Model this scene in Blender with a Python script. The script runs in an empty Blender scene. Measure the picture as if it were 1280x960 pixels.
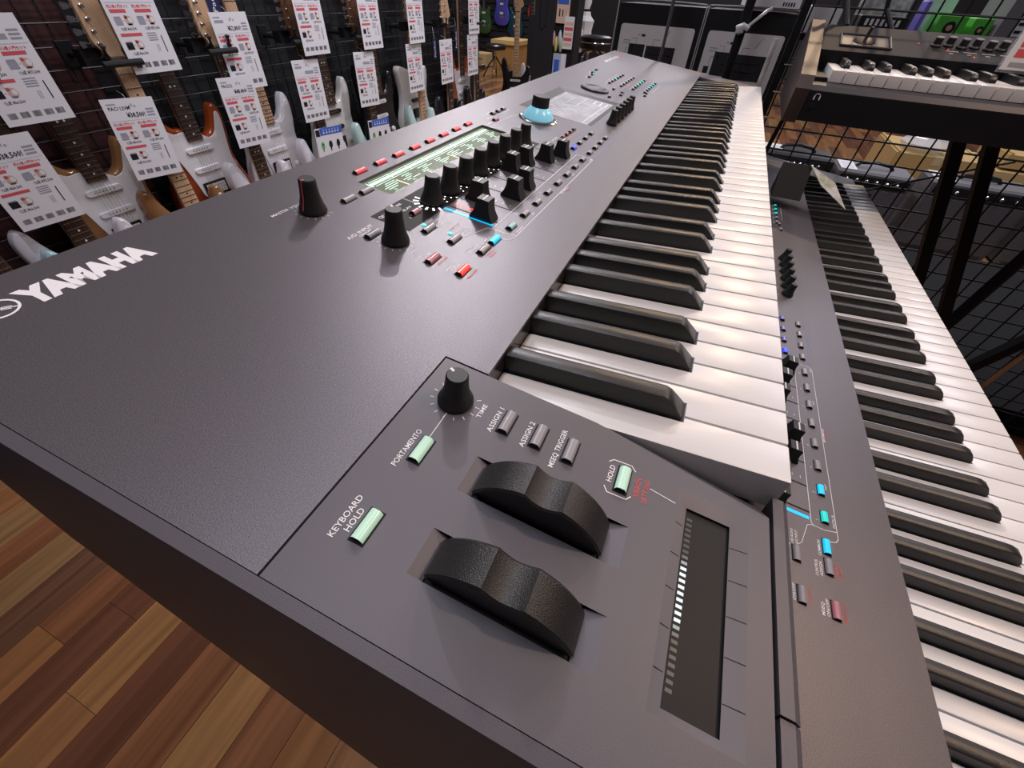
import bpy, bmesh, math, random
from mathutils import Matrix, Vector
random.seed(7)
R = math.radians
scn = bpy.context.scene
col = scn.collection

# ------------------------------------------------------------------ camera
cam_d = bpy.data.cameras.new('camera')
cam = bpy.data.objects.new('camera', cam_d)
col.objects.link(cam)
cam_d.sensor_fit = 'HORIZONTAL'
cam_d.sensor_width = 36.0
cam_d.lens = 502.29 / 1280 * 36.0
cam_d.clip_start = 0.01
cam_d.clip_end = 60
rt = Vector((0.39908, -0.91581, 0.04493))
dn = Vector((-0.63409, -0.31105, -0.70794))
fw = Vector((0.66232, 0.25404, -0.70484))
cam.matrix_world = Matrix(((rt.x, -dn.x, -fw.x, -0.13954), (rt.y, -dn.y, -fw.y, 0.08263),
                           (rt.z, -dn.z, -fw.z, 1.10183), (0, 0, 0, 1)))
scn.camera = cam

# ------------------------------------------------------------------ world, exposure
scn.view_settings.view_transform = 'Standard'
scn.view_settings.look = 'None'
scn.view_settings.gamma = 1.0
scn.view_settings.exposure = 0.0
scn.view_settings.use_curve_mapping = False
wd = bpy.data.worlds.new('world')
scn.world = wd
wd.use_nodes = True
wd.node_tree.nodes['Background'].inputs[0].default_value = (0, 0, 0, 1)
wd.node_tree.nodes['Background'].inputs[1].default_value = 0.0

# ------------------------------------------------------------------ lamps of the shop
CEIL = 2.75
def area(nm, loc, sx, sy, power, color=(1, 1, 1), rot=(0, 0, 0)):
    d = bpy.data.lights.new(nm, 'AREA')
    d.shape = 'RECTANGLE'; d.size = sx; d.size_y = sy; d.energy = power; d.color = color
    o = bpy.data.objects.new(nm, d); col.objects.link(o)
    o.location = loc; o.rotation_euler = rot
    return o
def spot(nm, loc, target, power, color, size=50, blend=0.5, radius=0.03):
    d = bpy.data.lights.new(nm, 'SPOT')
    d.energy = power; d.color = color; d.spot_size = R(size); d.spot_blend = blend; d.shadow_soft_size = radius
    o = bpy.data.objects.new(nm, d); col.objects.link(o)
    o.location = loc
    o.rotation_euler = (Vector(target) - Vector(loc)).to_track_quat('-Z', 'Y').to_euler()
    return o
# ceiling lights and track spots of the shop, all at ceiling height above the frame
LAMPS = [(0.1, 0.35, 12), (0.9, -0.9, 5), (1.95, 0.95, 24), (4.0, 0.9, 12), (3.0, -1.6, 26), (5.2, 0.5, 15), (5.2, -1.6, 30),
         (7.6, 0.5, 15), (7.6, 3.6, 36), (9.8, 2.0, 26), (5.6, 3.6, 36), (7.6, -2.0, 26)]
for i, (lx, ly, pw) in enumerate(LAMPS):
    area('ceiling_lamp_%d_offscreen' % (i + 1), (lx, ly, CEIL - 0.075), 1.2, 0.22, pw, (0.92, 0.90, 1.0))
SPOTS = [((2.25, 1.25, 2.56), (0.05, 0.2, 0.95), 95, (1.0, 0.92, 0.90), 46),
         ((2.9, -0.3, 2.56), (0.35, -0.1, 0.9), 72, (1.0, 0.72, 0.46), 50),
         ((0.6, -1.1, 2.56), (0.5, -0.3, 0.8), 50, (1.0, 0.68, 0.44), 56),
         ((0.5, 0.9, 2.56), (0.9, 1.8, 0.8), 36, (0.90, 0.87, 1.0), 80),
         ((2.0, 0.6, 2.56), (2.2, 1.8, 0.8), 46, (0.90, 0.87, 1.0), 90)]
for i, (l, t, pw, c, sz) in enumerate(SPOTS):
    spot('track_lamp_%d_offscreen' % (i + 1), l, t, pw, c, sz)

# ------------------------------------------------------------------ materials
MATS = {}
def mat(name, color, rough=0.5, metal=0.0, emit=None, es=0.0, spec=0.5, bump=None, alpha=None, trans=0.0, coat=0.0, mottle=None, ior=None):
    if name in MATS: return MATS[name]
    m = bpy.data.materials.new(name); m.use_nodes = True
    nt = m.node_tree; b = nt.nodes['Principled BSDF']
    b.inputs['Base Color'].default_value = (*color, 1)
    b.inputs['Roughness'].default_value = rough
    b.inputs['Metallic'].default_value = metal
    b.inputs['Specular IOR Level'].default_value = spec
    b.inputs['Transmission Weight'].default_value = trans
    b.inputs['Coat Weight'].default_value = coat
    if ior: b.inputs['IOR'].default_value = ior
    if alpha is not None: b.inputs['Alpha'].default_value = alpha
    if emit:
        b.inputs['Emission Color'].default_value = (*emit, 1); b.inputs['Emission Strength'].default_value = es
    tc = None
    if bump or mottle:
        tc = nt.nodes.new('ShaderNodeTexCoord')
    if bump:
        sc, st = bump
        n = nt.nodes.new('ShaderNodeTexNoise'); n.inputs['Scale'].default_value = sc; n.inputs['Detail'].default_value = 2
        bp = nt.nodes.new('ShaderNodeBump'); bp.inputs['Strength'].default_value = st; bp.inputs['Distance'].default_value = 0.0006
        nt.links.new(tc.outputs['Object'], n.inputs['Vector'])
        nt.links.new(n.outputs['Fac'], bp.inputs['Height']); nt.links.new(bp.outputs['Normal'], b.inputs['Normal'])
    if mottle:
        sc, c2 = mottle
        n2 = nt.nodes.new('ShaderNodeTexNoise'); n2.inputs['Scale'].default_value = sc; n2.inputs['Detail'].default_value = 3
        mx = nt.nodes.new('ShaderNodeMix'); mx.data_type = 'RGBA'
        mx.inputs[6].default_value = (*color, 1); mx.inputs[7].default_value = (*c2, 1)
        rp = nt.nodes.new('ShaderNodeValToRGB'); rp.color_ramp.elements[0].position = 0.4; rp.color_ramp.elements[1].position = 0.65
        nt.links.new(tc.outputs['Object'], n2.inputs['Vector']); nt.links.new(n2.outputs['Fac'], rp.inputs['Fac'])
        nt.links.new(rp.outputs['Color'], mx.inputs[0]); nt.links.new(mx.outputs[2], b.inputs['Base Color'])
    MATS[name] = m
    return m
def wood(name, c1, c2, scale=(2, 30, 30), rough=0.35, coat=0.0, island=False):
    if name in MATS: return MATS[name]
    m = bpy.data.materials.new(name); m.use_nodes = True
    nt = m.node_tree; b = nt.nodes['Principled BSDF']; b.inputs['Roughness'].default_value = rough; b.inputs['Coat Weight'].default_value = coat
    L = nt.links.new
    tc = nt.nodes.new('ShaderNodeTexCoord'); mp = nt.nodes.new('ShaderNodeMapping'); mp.inputs['Scale'].default_value = scale
    n = nt.nodes.new('ShaderNodeTexNoise'); n.inputs['Scale'].default_value = 1.0; n.inputs['Detail'].default_value = 6; n.inputs['Distortion'].default_value = 0.8
    mx = nt.nodes.new('ShaderNodeMix'); mx.data_type = 'RGBA'; mx.inputs[6].default_value = (*c1, 1); mx.inputs[7].default_value = (*c2, 1)
    rp = nt.nodes.new('ShaderNodeValToRGB'); rp.color_ramp.elements[0].position = 0.35; rp.color_ramp.elements[1].position = 0.68
    L(n.outputs['Fac'], rp.inputs['Fac']); L(rp.outputs['Color'], mx.inputs[0])
    if island:
        g = nt.nodes.new('ShaderNodeNewGeometry'); oi = nt.nodes.new('ShaderNodeObjectInfo')
        ad = nt.nodes.new('ShaderNodeMath'); ad.operation = 'ADD'; L(g.outputs['Random Per Island'], ad.inputs[0]); L(oi.outputs['Random'], ad.inputs[1])
        fr = nt.nodes.new('ShaderNodeMath'); fr.operation = 'FRACT'; L(ad.outputs[0], fr.inputs[0])
        ml = nt.nodes.new('ShaderNodeMath'); ml.operation = 'MULTIPLY'; ml.inputs[1].default_value = 37.0; L(fr.outputs[0], ml.inputs[0])
        va = nt.nodes.new('ShaderNodeVectorMath'); va.operation = 'ADD'; L(tc.outputs['Object'], va.inputs[0]); L(ml.outputs[0], va.inputs[1])
        L(va.outputs[0], mp.inputs['Vector'])
        cr = nt.nodes.new('ShaderNodeValToRGB'); cr.color_ramp.interpolation = 'CONSTANT'
        pal = [(0.0, (0.40, 0.195, 0.082)), (0.16, (0.20, 0.088, 0.052)), (0.30, (0.43, 0.235, 0.10)), (0.45, (0.31, 0.14, 0.07)),
               (0.60, (0.37, 0.225, 0.105)), (0.74, (0.40, 0.205, 0.092)), (0.88, (0.22, 0.115, 0.07))]
        el = cr.color_ramp.elements
        el[0].position = pal[0][0]; el[0].color = (*pal[0][1], 1); el[1].position = pal[1][0]; el[1].color = (*pal[1][1], 1)
        for ps, cc in pal[2:]:
            e = el.new(ps); e.color = (*cc, 1)
        L(fr.outputs[0], cr.inputs['Fac'])
        m2 = nt.nodes.new('ShaderNodeMix'); m2.data_type = 'RGBA'; m2.blend_type = 'MULTIPLY'; m2.inputs[0].default_value = 0.95
        L(cr.outputs['Color'], m2.inputs[6]); L(mx.outputs[2], m2.inputs[7]); L(m2.outputs[2], b.inputs['Base Color'])
    else:
        L(tc.outputs['Object'], mp.inputs['Vector']); L(mx.outputs[2], b.inputs['Base Color'])
    L(mp.outputs['Vector'], n.inputs['Vector'])
    MATS[name] = m
    return m

PANEL = mat('panel_grey_metallic_paint', (0.136, 0.128, 0.143), 0.39, 0.55, spec=0.35, bump=(2600, 0.22), mottle=(1500, (0.185, 0.175, 0.193)))
WPANEL = mat('wheel_panel_plastic', (0.105, 0.098, 0.116), 0.45, bump=(3000, 0.12))
CASE = mat('case_black_plastic', (0.014, 0.014, 0.014), 0.55, spec=0.4)
DARK = mat('dark_plastic', (0.012, 0.012, 0.013), 0.45)
PIT = mat('socket_black', (0.010, 0.010, 0.010), 0.7, spec=0.3)
KNOB = mat('knob_rubber_black', (0.018, 0.018, 0.019), 0.5, bump=(900, 0.1))
WHEEL = mat('wheel_grained_rubber', (0.020, 0.019, 0.020), 0.40, bump=(2200, 0.4))
WKEY = mat('white_key_plastic', (0.74, 0.725, 0.72), 0.34, bump=(700, 0.06))
WKEY2 = mat('white_key_plastic_smooth', (0.74, 0.725, 0.72), 0.32)
BKEY = mat('black_key_plastic', (0.020, 0.019, 0.019), 0.34, bump=(1800, 0.25))
INK = mat('white_ink', (0.86, 0.85, 0.88), 0.6)
REDINK = mat('red_ink', (0.62, 0.09, 0.09), 0.5)
BLUEINK = mat('blue_ink', (0.12, 0.25, 0.62), 0.5)
BTN = {
 'grey': mat('button_grey', (0.33, 0.32, 0.35), 0.3),
 'red': mat('button_dim_red', (0.75, 0.10, 0.13), 0.3, emit=(0.9, 0.06, 0.08), es=0.25),
 'pink': mat('button_pale_red', (0.55, 0.22, 0.26), 0.3),
 'lit_red': mat('button_lit_red', (0.85, 0.06, 0.05), 0.3, emit=(1.0, 0.05, 0.03), es=0.7),
 'green': mat('button_lit_pale_green', (0.42, 0.62, 0.50), 0.28, emit=(0.55, 0.85, 0.66), es=0.35),
 'cyan': mat('button_lit_cyan', (0.03, 0.5, 0.75), 0.3, emit=(0.0, 0.55, 1.0), es=0.7),
 'blue': mat('button_lit_blue', (0.03, 0.05, 0.8), 0.3, emit=(0.03, 0.06, 1.0), es=1.2),
 'pblue': mat('button_dim_blue', (0.20, 0.19, 0.55), 0.3, emit=(0.1, 0.1, 0.6), es=0.15),
 'mint': mat('button_mint', (0.30, 0.50, 0.52), 0.3, emit=(0.1, 0.5, 0.5), es=0.1),
 'teal': mat('button_lit_teal', (0.03, 0.45, 0.42), 0.3, emit=(0.0, 0.8, 0.7), es=0.6),
}
CHROME = mat('chrome', (0.75, 0.75, 0.77), 0.15, 1.0)
STEEL = mat('black_steel', (0.009, 0.009, 0.010), 0.55, spec=0.25)
FOAM = mat('black_foam', (0.010, 0.010, 0.011), 0.8)
PAPER = mat('paper_white', (0.80, 0.80, 0.81), 0.7)
TXT = mat('print_black', (0.018, 0.018, 0.022), 0.75, spec=0.2)
GREYP = mat('print_grey', (0.35, 0.35, 0.40), 0.7)
REDP = mat('print_red', (0.70, 0.09, 0.11), 0.7)
BEIGEP = mat('print_beige', (0.62, 0.42, 0.33), 0.7)
GREENP = mat('print_green', (0.16, 0.50, 0.14), 0.7)
BLUEP = mat('print_blue', (0.04, 0.13, 0.55), 0.7)
CLEAR = mat('clear_plastic', (0.9, 0.9, 0.95), 0.08, alpha=0.18)

# ------------------------------------------------------------------ mesh builder
class MB:
    def __init__(s): s.v = []; s.f = []; s.m = []
    def add(s, vs, fs, mi=0):
        o = len(s.v); s.v += [tuple(q) for q in vs]
        for f in fs: s.f.append(tuple(i + o for i in f)); s.m.append(mi)
        return s
    def box(s, x0, x1, y0, y1, z0, z1, mi=0):
        return s.add([(x0, y0, z0), (x1, y0, z0), (x1, y1, z0), (x0, y1, z0), (x0, y0, z1), (x1, y0, z1), (x1, y1, z1), (x0, y1, z1)],
                     [(0, 3, 2, 1), (4, 5, 6, 7), (0, 1, 5, 4), (1, 2, 6, 5), (2, 3, 7, 6), (3, 0, 4, 7)], mi)
    def cbox(s, x0, x1, y0, y1, z0, z1, b, mi=0):     # box with a chamfered top rim
        vs = [(x0, y0, z0), (x1, y0, z0), (x1, y1, z0), (x0, y1, z0), (x0, y0, z1 - b), (x1, y0, z1 - b), (x1, y1, z1 - b), (x0, y1, z1 - b),
              (x0 + b, y0 + b, z1), (x1 - b, y0 + b, z1), (x1 - b, y1 - b, z1), (x0 + b, y1 - b, z1)]
        fs = [(0, 3, 2, 1), (8, 9, 10, 11)]
        for i in range(4):
            j = (i + 1) % 4; fs += [(i, j, 4 + j, 4 + i), (4 + i, 4 + j, 8 + j, 8 + i)]
        return s.add(vs, fs, mi)
    def prism(s, poly, a0, a1, mi=0, axis='z', rings=None):
        # poly of 2-d points; rings = [(level, inset)] for rounded rims
        rings = rings or [(a0, 0), (a1, 0)]
        n = len(poly); vs = []
        area_ = sum(poly[i][0] * poly[(i + 1) % n][1] - poly[(i + 1) % n][0] * poly[i][1] for i in range(n))
        if area_ < 0: poly = poly[::-1]
        for lv, ins in rings:
            for i in range(n):
                px, py = poly[i]
                if ins:
                    ax, ay = poly[i - 1]; bx, by = poly[(i + 1) % n]
                    tx, ty = bx - ax, by - ay; l = math.hypot(tx, ty) or 1
                    px, py = px - ty / l * ins, py + tx / l * ins
                vs.append((px, py, lv) if axis == 'z' else (px, lv, py) if axis == 'y' else (lv, px, py))
        fs = []
        for k in range(len(rings) - 1):
            for i in range(n):
                j = (i + 1) % n; fs.append((k * n + i, k * n + j, (k + 1) * n + j, (k + 1) * n + i))
        fs.append(tuple(range(n))[::-1]); fs.append(tuple((len(rings) - 1) * n + i for i in range(n)))
        if axis == 'y': fs = [f[::-1] for f in fs]
        if axis != 'y' and rings[0][0] > rings[-1][0]: fs = [f[::-1] for f in fs]
        if axis == 'y' and rings[0][0] > rings[-1][0]: fs = [f[::-1] for f in fs]
        return s.add(vs, fs, mi)
    def lathe(s, prof, n=20, c=(0, 0, 0), mi=0, axis='z', cap=True):
        vs = []
        for r, z in prof:
            for i in range(n):
                a = 2 * math.pi * i / n; q = (r * math.cos(a), r * math.sin(a), z)
                if axis == 'y': q = (q[0], q[2], q[1])
                if axis == 'x': q = (q[2], q[0], q[1])
                vs.append((q[0] + c[0], q[1] + c[1], q[2] + c[2]))
        fs = []
        for k in range(len(prof) - 1):
            for i in range(n):
                j = (i + 1) % n; fs.append((k * n + i, k * n + j, (k + 1) * n + j, (k + 1) * n + i))
        if cap: fs.append(tuple(range(n))[::-1]); fs.append(tuple((len(prof) - 1) * n + i for i in range(n)))
        return s.add(vs, fs, mi)
    def tube(s, pts, r, n=8, mi=0, sq=False):
        pts = [Vector(q) for q in pts]; vs = []
        if sq: n = 4
        for i, q in enumerate(pts):
            d = (pts[min(i + 1, len(pts) - 1)] - pts[max(i - 1, 0)]).normalized()
            u = d.orthogonal().normalized() if abs(d.z) > 0.95 else d.cross(Vector((0, 0, 1))).normalized()
            w = d.cross(u)
            for k in range(n):
                a = 2 * math.pi * (k + (0.5 if sq else 0)) / n
                vs.append(q + u * (r * math.cos(a)) + w * (r * math.sin(a)))
        fs = []
        for k in range(len(pts) - 1):
            for i in range(n):
                j = (i + 1) % n; fs.append((k * n + i, k * n + j, (k + 1) * n + j, (k + 1) * n + i))
        fs.append(tuple(range(n))[::-1]); fs.append(tuple((len(pts) - 1) * n + i for i in range(n)))
        return s.add(vs, fs, mi)
    def mesh(s, name, mats, smooth=35):
        me = bpy.data.meshes.new(name); me.from_pydata(s.v, [], s.f)
        for m in (mats if isinstance(mats, (list, tuple)) else [mats]): me.materials.append(m)
        me.polygons.foreach_set('material_index', s.m)
        bm = bmesh.new(); bm.from_mesh(me); bmesh.ops.recalc_face_normals(bm, faces=bm.faces); bm.to_mesh(me); bm.free()
        if smooth:
            me.polygons.foreach_set('use_smooth', [True] * len(me.polygons)); me.set_sharp_from_angle(angle=R(smooth))
        me.update()
        return me
    def build(s, name, mats, parent=None, loc=(0, 0, 0), rot=(0, 0, 0), smooth=35):
        return put(name, s.mesh(name, mats, smooth), parent, loc, rot)
def put(name, me, parent=None, loc=(0, 0, 0), rot=(0, 0, 0)):
    o = bpy.data.objects.new(name, me); col.objects.link(o)
    o.parent = parent; o.location = loc; o.rotation_euler = rot
    return o
def tag(o, label, cat, group=None, kind=None):
    if label: o['label'] = label
    if cat: o['category'] = cat
    if group: o['group'] = group
    if kind: o['kind'] = kind
    return o
def thing(name, label, cat, loc=(0, 0, 0), rot=(0, 0, 0), group=None):
    o = bpy.data.objects.new(name, None); o.empty_display_size = 0.05; col.objects.link(o)
    o.location = loc; o.rotation_euler = rot
    return tag(o, label, cat, group)
def struct(o):
    o['kind'] = 'structure'; return o
CACHE = {}
def cached(key, fn):
    if key not in CACHE: CACHE[key] = fn()
    return CACHE[key]
_txt = {}
def text_geo(t, size, bold=0.0, res=2):
    """flat letter shapes of a string, lower left corner of the line at the origin, in the x-y plane"""
    k = (t, bold)
    if k not in _txt:
        cu = bpy.data.curves.new('lettering', 'FONT'); cu.body = t; cu.size = 1.0; cu.offset = bold; cu.resolution_u = res
        ob = bpy.data.objects.new('lettering', cu); col.objects.link(ob)
        me = bpy.data.meshes.new_from_object(ob)
        _txt[k] = ([tuple(v.co) for v in me.vertices], [tuple(p.vertices) for p in me.polygons])
        bpy.data.objects.remove(ob); bpy.data.curves.remove(cu); bpy.data.meshes.remove(me)
    vs, fs = _txt[k]
    w = max([v[0] for v in vs], default=0) * size
    return [(v[0] * size, v[1] * size) for v in vs], fs, w
def write(mb, t, x, y, size, n=0.0, mi=0, align='l', bold=0.0, width=None, plane='xy', res=2):
    vs, fs, w = text_geo(t, size, bold, res)
    kx = 1.0 if not width else width / w
    ww = w * kx
    ox = x - (ww if align == 'r' else ww / 2 if align == 'c' else 0)
    mb.add([(ox + a * kx, y + b, n) if plane == 'xy' else (ox + a * kx, n, y + b) for a, b in vs], fs, mi)
def smooth_poly(pts, k=4):
    n = len(pts); out = []
    for i in range(n):
        p0, p1, p2, p3 = pts[i - 1], pts[i], pts[(i + 1) % n], pts[(i + 2) % n]
        for j in range(k):
            t = j / k
            out.append(tuple(0.5 * ((2 * p1[d]) + (-p0[d] + p2[d]) * t + (2 * p0[d] - 5 * p1[d] + 4 * p2[d] - p3[d]) * t * t +
                                    (-p0[d] + 3 * p1[d] - 3 * p2[d] + p3[d]) * t ** 3) for d in (0, 1)))
    return out

# ================================================================== THE ROOM
FLOORWOOD = wood('floor_strip_wood', (1.0, 0.93, 0.86), (0.56, 0.50, 0.46), (1.3, 28, 6), 0.24, coat=0.25, island=True)
GROUT = mat('floor_base', (0.05, 0.025, 0.015), 0.6)
WALLK = mat('wall_black_paint', (0.012, 0.012, 0.013), 0.8)
WALLG = mat('wall_grey_paint', (0.16, 0.16, 0.17), 0.8)
CEILM = mat('ceiling_white', (0.62, 0.61, 0.63), 0.9)
X0, X1, Y0, Y1 = -2.6, 11.4, -4.6, 6.2
floor = struct(MB().box(X0, X1, Y0, Y1, -0.06, -0.004).build('floor', GROUT))
# strips of the floor: rows run along the plank direction
PA = 0.0
pd = Vector((math.cos(PA), math.sin(PA))); pn = Vector((-pd.y, pd.x))
PW = 0.096
near, rest = [], []
rr = random.Random(3)
for row in range(-50, 68):
    u = -3.2 + rr.random() * 0.6
    if row == 9: u = -0.366 - 0.9 * 3
    if row == 10: u = -0.219 - 0.9 * 3
    while u < 14:
        ln = rr.choice((0.4, 0.55, 0.7, 0.9))
        if row in (9, 10) and u < -0.4: ln = 0.9
        c = pd * (u + ln / 2) + pn * ((row + 0.5) * PW)
        if X0 + 0.3 < c.x < X1 - 0.3 and Y0 + 0.3 < c.y < Y1 - 0.3:
            isnear = -1.0 < c.x < 0.15 and 0.25 < c.y < 1.8
            (near if isnear else rest).append((u, ln, row))
        u += ln
near.sort(key=lambda q: (pd * (q[0] + q[1] / 2) + pn * ((q[2] + 0.5) * PW) - Vector((-0.2, 0.9))).length)
rest += near[280:]; near = near[:280]
for (u, ln, row) in near:
    me = cached(('plank', ln), lambda: MB().cbox(-ln / 2 + 0.0004, ln / 2 - 0.0004, -PW / 2 + 0.0004, PW / 2 - 0.0004, -0.004, 0, 0.0005).mesh('plank', FLOORWOOD, 0))
    c = pd * (u + ln / 2) + pn * ((row + 0.5) * PW)
    put('plank', me, floor, (c.x, c.y, 0), (0, 0, PA))
mb = MB()
for (u, ln, row) in rest:
    mb.box(u + 0.0005, u + ln - 0.0005, row * PW + 0.0005, row * PW + PW - 0.0005, -0.004, 0)
o = mb.build('floor_planking', FLOORWOOD, floor, (0, 0, 0), (0, 0, PA), 0); o['kind'] = 'stuff'
struct(MB().box(X0, X1, Y0, Y1, CEIL, CEIL + 0.05).build('ceiling', CEILM))
struct(MB().box(X0, 3.30, 1.86, 1.96, 0, CEIL).build('wall_left', WALLK))
struct(MB().box(3.30, 3.36, 1.96, Y1, 0, CEIL).build('wall_partition', WALLK))
struct(MB().box(3.36, X1, Y1 - 0.1, Y1, 0, CEIL).build('wall_back_left', WALLG))
struct(MB().box(X1 - 0.1, X1, Y0, Y1 - 0.1, 0, CEIL).build('wall_far', mat('wall_dark_grey', (0.05, 0.05, 0.055), 0.8)))
struct(MB().box(X0, X1 - 0.1, Y0, Y0 + 0.1, 0, CEIL).build('wall_right', WALLG))
struct(MB().box(X0, X0 + 0.1, Y0 + 0.1, 1.86, 0, CEIL).build('wall_near', WALLG))
tag(MB().box(6.2, 6.26, 0.2, 2.6, 0.0, 1.25).build('partition_board', WALLK), 'black partition board behind the round stool', 'board')
MAROON = mat('maroon_panel', (0.050, 0.014, 0.014), 0.6)
tag(MB().box(X0 + 0.1, 0.76, 1.845, 1.859, 0.0, 2.6).build('wall_board', MAROON), 'dark maroon board behind the mesh on the guitar wall', 'board')
# ceiling fixtures
HOUS = mat('lamp_housing', (0.6, 0.6, 0.6), 0.5)
DIFF = mat('lamp_diffuser', (0.9, 0.9, 0.9), 0.5)
for i, (lx, ly, pw) in enumerate(LAMPS):
    t = thing('ceiling_light', 'long white ceiling light fixture', 'ceiling light', (lx, ly, CEIL - 0.06), group='long ceiling light fixtures')
    put('housing', cached('hous', lambda: MB().box(-0.62, 0.62, -0.13, 0.13, 0.0, 0.06).mesh('housing', HOUS)), t)
    put('diffuser', cached('diff', lambda: MB().box(-0.6, 0.6, -0.11, 0.11, -0.012, 0.0).mesh('diffuser', DIFF)), t)
for i, (l, tg, pw, c, sz) in enumerate(SPOTS):
    d = (Vector(tg) - Vector(l)).normalized()
    t = thing('track_light', 'small black track spotlight on the ceiling', 'spotlight', (l[0], l[1], CEIL), group='track spotlights')
    MB().tube([(0, 0, 0), (0, 0, -0.10)], 0.012).build('stem', STEEL, t)
    e = Vector((l[0], l[1], l[2])) - Vector((l[0], l[1], CEIL))
    MB().tube([e - d * 0.10, e - d * 0.02], 0.04, 16).build('lamp_head', STEEL, t)

# ================================================================== SYNTHESIZERS
TILT = 0.0655                      # both synthesizers lean back by this angle on the stand
KW = 0.02357                       # pitch of the white keys
ZB = 0.112                         # key surface above the underside
BLACK_AFTER = {'C': -2.3, 'D': 2.4, 'F': -3.4, 'G': 0.0, 'A': 3.4}
NAMES = 'ABCDEFG'
def white_key_mesh(left, right, m, front_h=0.021, length=0.150, rim=0.0012):
    """left/right: notch edge offsets in metres from the key's own edges, or None"""
    def f():
        g = 0.0006; x0, x1 = g, KW - g; yf = 0.0485
        poly = [(x0, 0), (x1, 0)]
        if right is not None: poly += [(x1, yf), (KW + right, yf), (KW + right, length)]
        else: poly += [(x1, length)]
        if left is not None: poly += [(left, length), (left, yf), (x0, yf)]
        else: poly += [(x0, length)]
        bm = bmesh.new()
        top = [bm.verts.new((x, y, 0)) for x, y in poly]; fa = bm.faces.new(top)
        if fa.normal.z < 0: fa.normal_flip()
        ex = bmesh.ops.extrude_face_region(bm, geom=[fa])
        for v in [q for q in ex['geom'] if isinstance(q, bmesh.types.BMVert)]:
            v.co.z = -front_h if v.co.y < 0.06 else -0.016
        bmesh.ops.recalc_face_normals(bm, faces=bm.faces)
        bm.edges.ensure_lookup_table()
        es = [e for e in bm.edges if all(abs(v.co.z) < 1e-6 for v in e.verts) or
              (abs(e.verts[0].co.y) < 1e-6 and abs(e.verts[1].co.y) < 1e-6 and abs(e.verts[0].co.x - e.verts[1].co.x) < 1e-6)]
        bmesh.ops.bevel(bm, geom=es, offset=rim, segments=2, profile=0.6, affect='EDGES')
        me = bpy.data.meshes.new('white_key'); bm.to_mesh(me); bm.free(); me.materials.append(m)
        me.polygons.foreach_set('use_smooth', [True] * len(me.polygons)); me.set_sharp_from_angle(angle=R(40))
        return me
    return cached(('wk', left, right, m.name, front_h, length), f)
def black_key_mesh(m, h=0.0115, rounded=False):
    def f():
        wb, wt = 0.0063, 0.0047
        y0, y1 = 0.0495, 0.150
        if rounded: prof = [(y0, -0.004), (y0 + 0.0005, 0.004), (y0 + 0.003, 0.0085), (y0 + 0.008, h - 0.0006), (y0 + 0.014, h), (y1, h)]
        else: prof = [(y0, -0.004), (y0 + 0.0005, 0.001), (y0 + 0.0085, h - 0.0015), (y0 + 0.0115, h), (y1, h)]
        mb = MB(); n = len(prof); vs = []
        for (y, z) in prof:
            k = max(0.0, min(1.0, z / h)); w = wb + (wt - wb) * k
            e = 0.0011 if z > 0.3 * h else 0.0
            vs += [(-w, y, z - e * 0.7), (-w + e + 0.0002, y, z), (w - e - 0.0002, y, z), (w, y, z - e * 0.7)]
        fs = []
        for i in range(n - 1):
            for j in range(3): fs.append((i * 4 + j, i * 4 + j + 1, (i + 1) * 4 + j + 1, (i + 1) * 4 + j))
        base = len(vs); vs += [(-wb, y0, -0.006), (wb, y0, -0.006), (wb, y1, -0.006), (-wb, y1, -0.006)]
        fs += [(base, 0, 1, 2, 3, base + 1), tuple([base] + [base + 3] + [(n - 1) * 4 - 0 + 0] + [i * 4 for i in range(n - 2, -1, -1)]),
               tuple([base + 1] + [i * 4 + 3 for i in range(n)] + [base + 2]), (base + 3, base + 2, (n - 1) * 4 + 3, (n - 1) * 4 + 2, (n - 1) * 4 + 1, (n - 1) * 4)]
        mb.add(vs, fs)
        return mb.mesh('black_key', m, 40)
    return cached(('bk', m.name, h, rounded), f)
def keybed(root, wm, bm_, z, nwhite=52, rounded=False, front_h=0.021, y=0.0, x=0.0):
    first = 0
    for i in range(nwhite):
        n = NAMES[i % 7]; pv = NAMES[(i - 1) % 7]
        l = r_ = None
        if pv in BLACK_AFTER and i > 0: l = BLACK_AFTER[pv] / 1000 + 0.0072
        if n in BLACK_AFTER and i < nwhite - 1: r_ = BLACK_AFTER[n] / 1000 - 0.0072
        if n in BLACK_AFTER and i < nwhite - 1:
            put('black_key', black_key_mesh(bm_, rounded=rounded), root, (x + (i + 1) * KW + BLACK_AFTER[n] / 1000, y, z))
        put('white_key', white_key_mesh(l, r_, wm, front_h), root, (x + i * KW, y, z))

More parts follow.
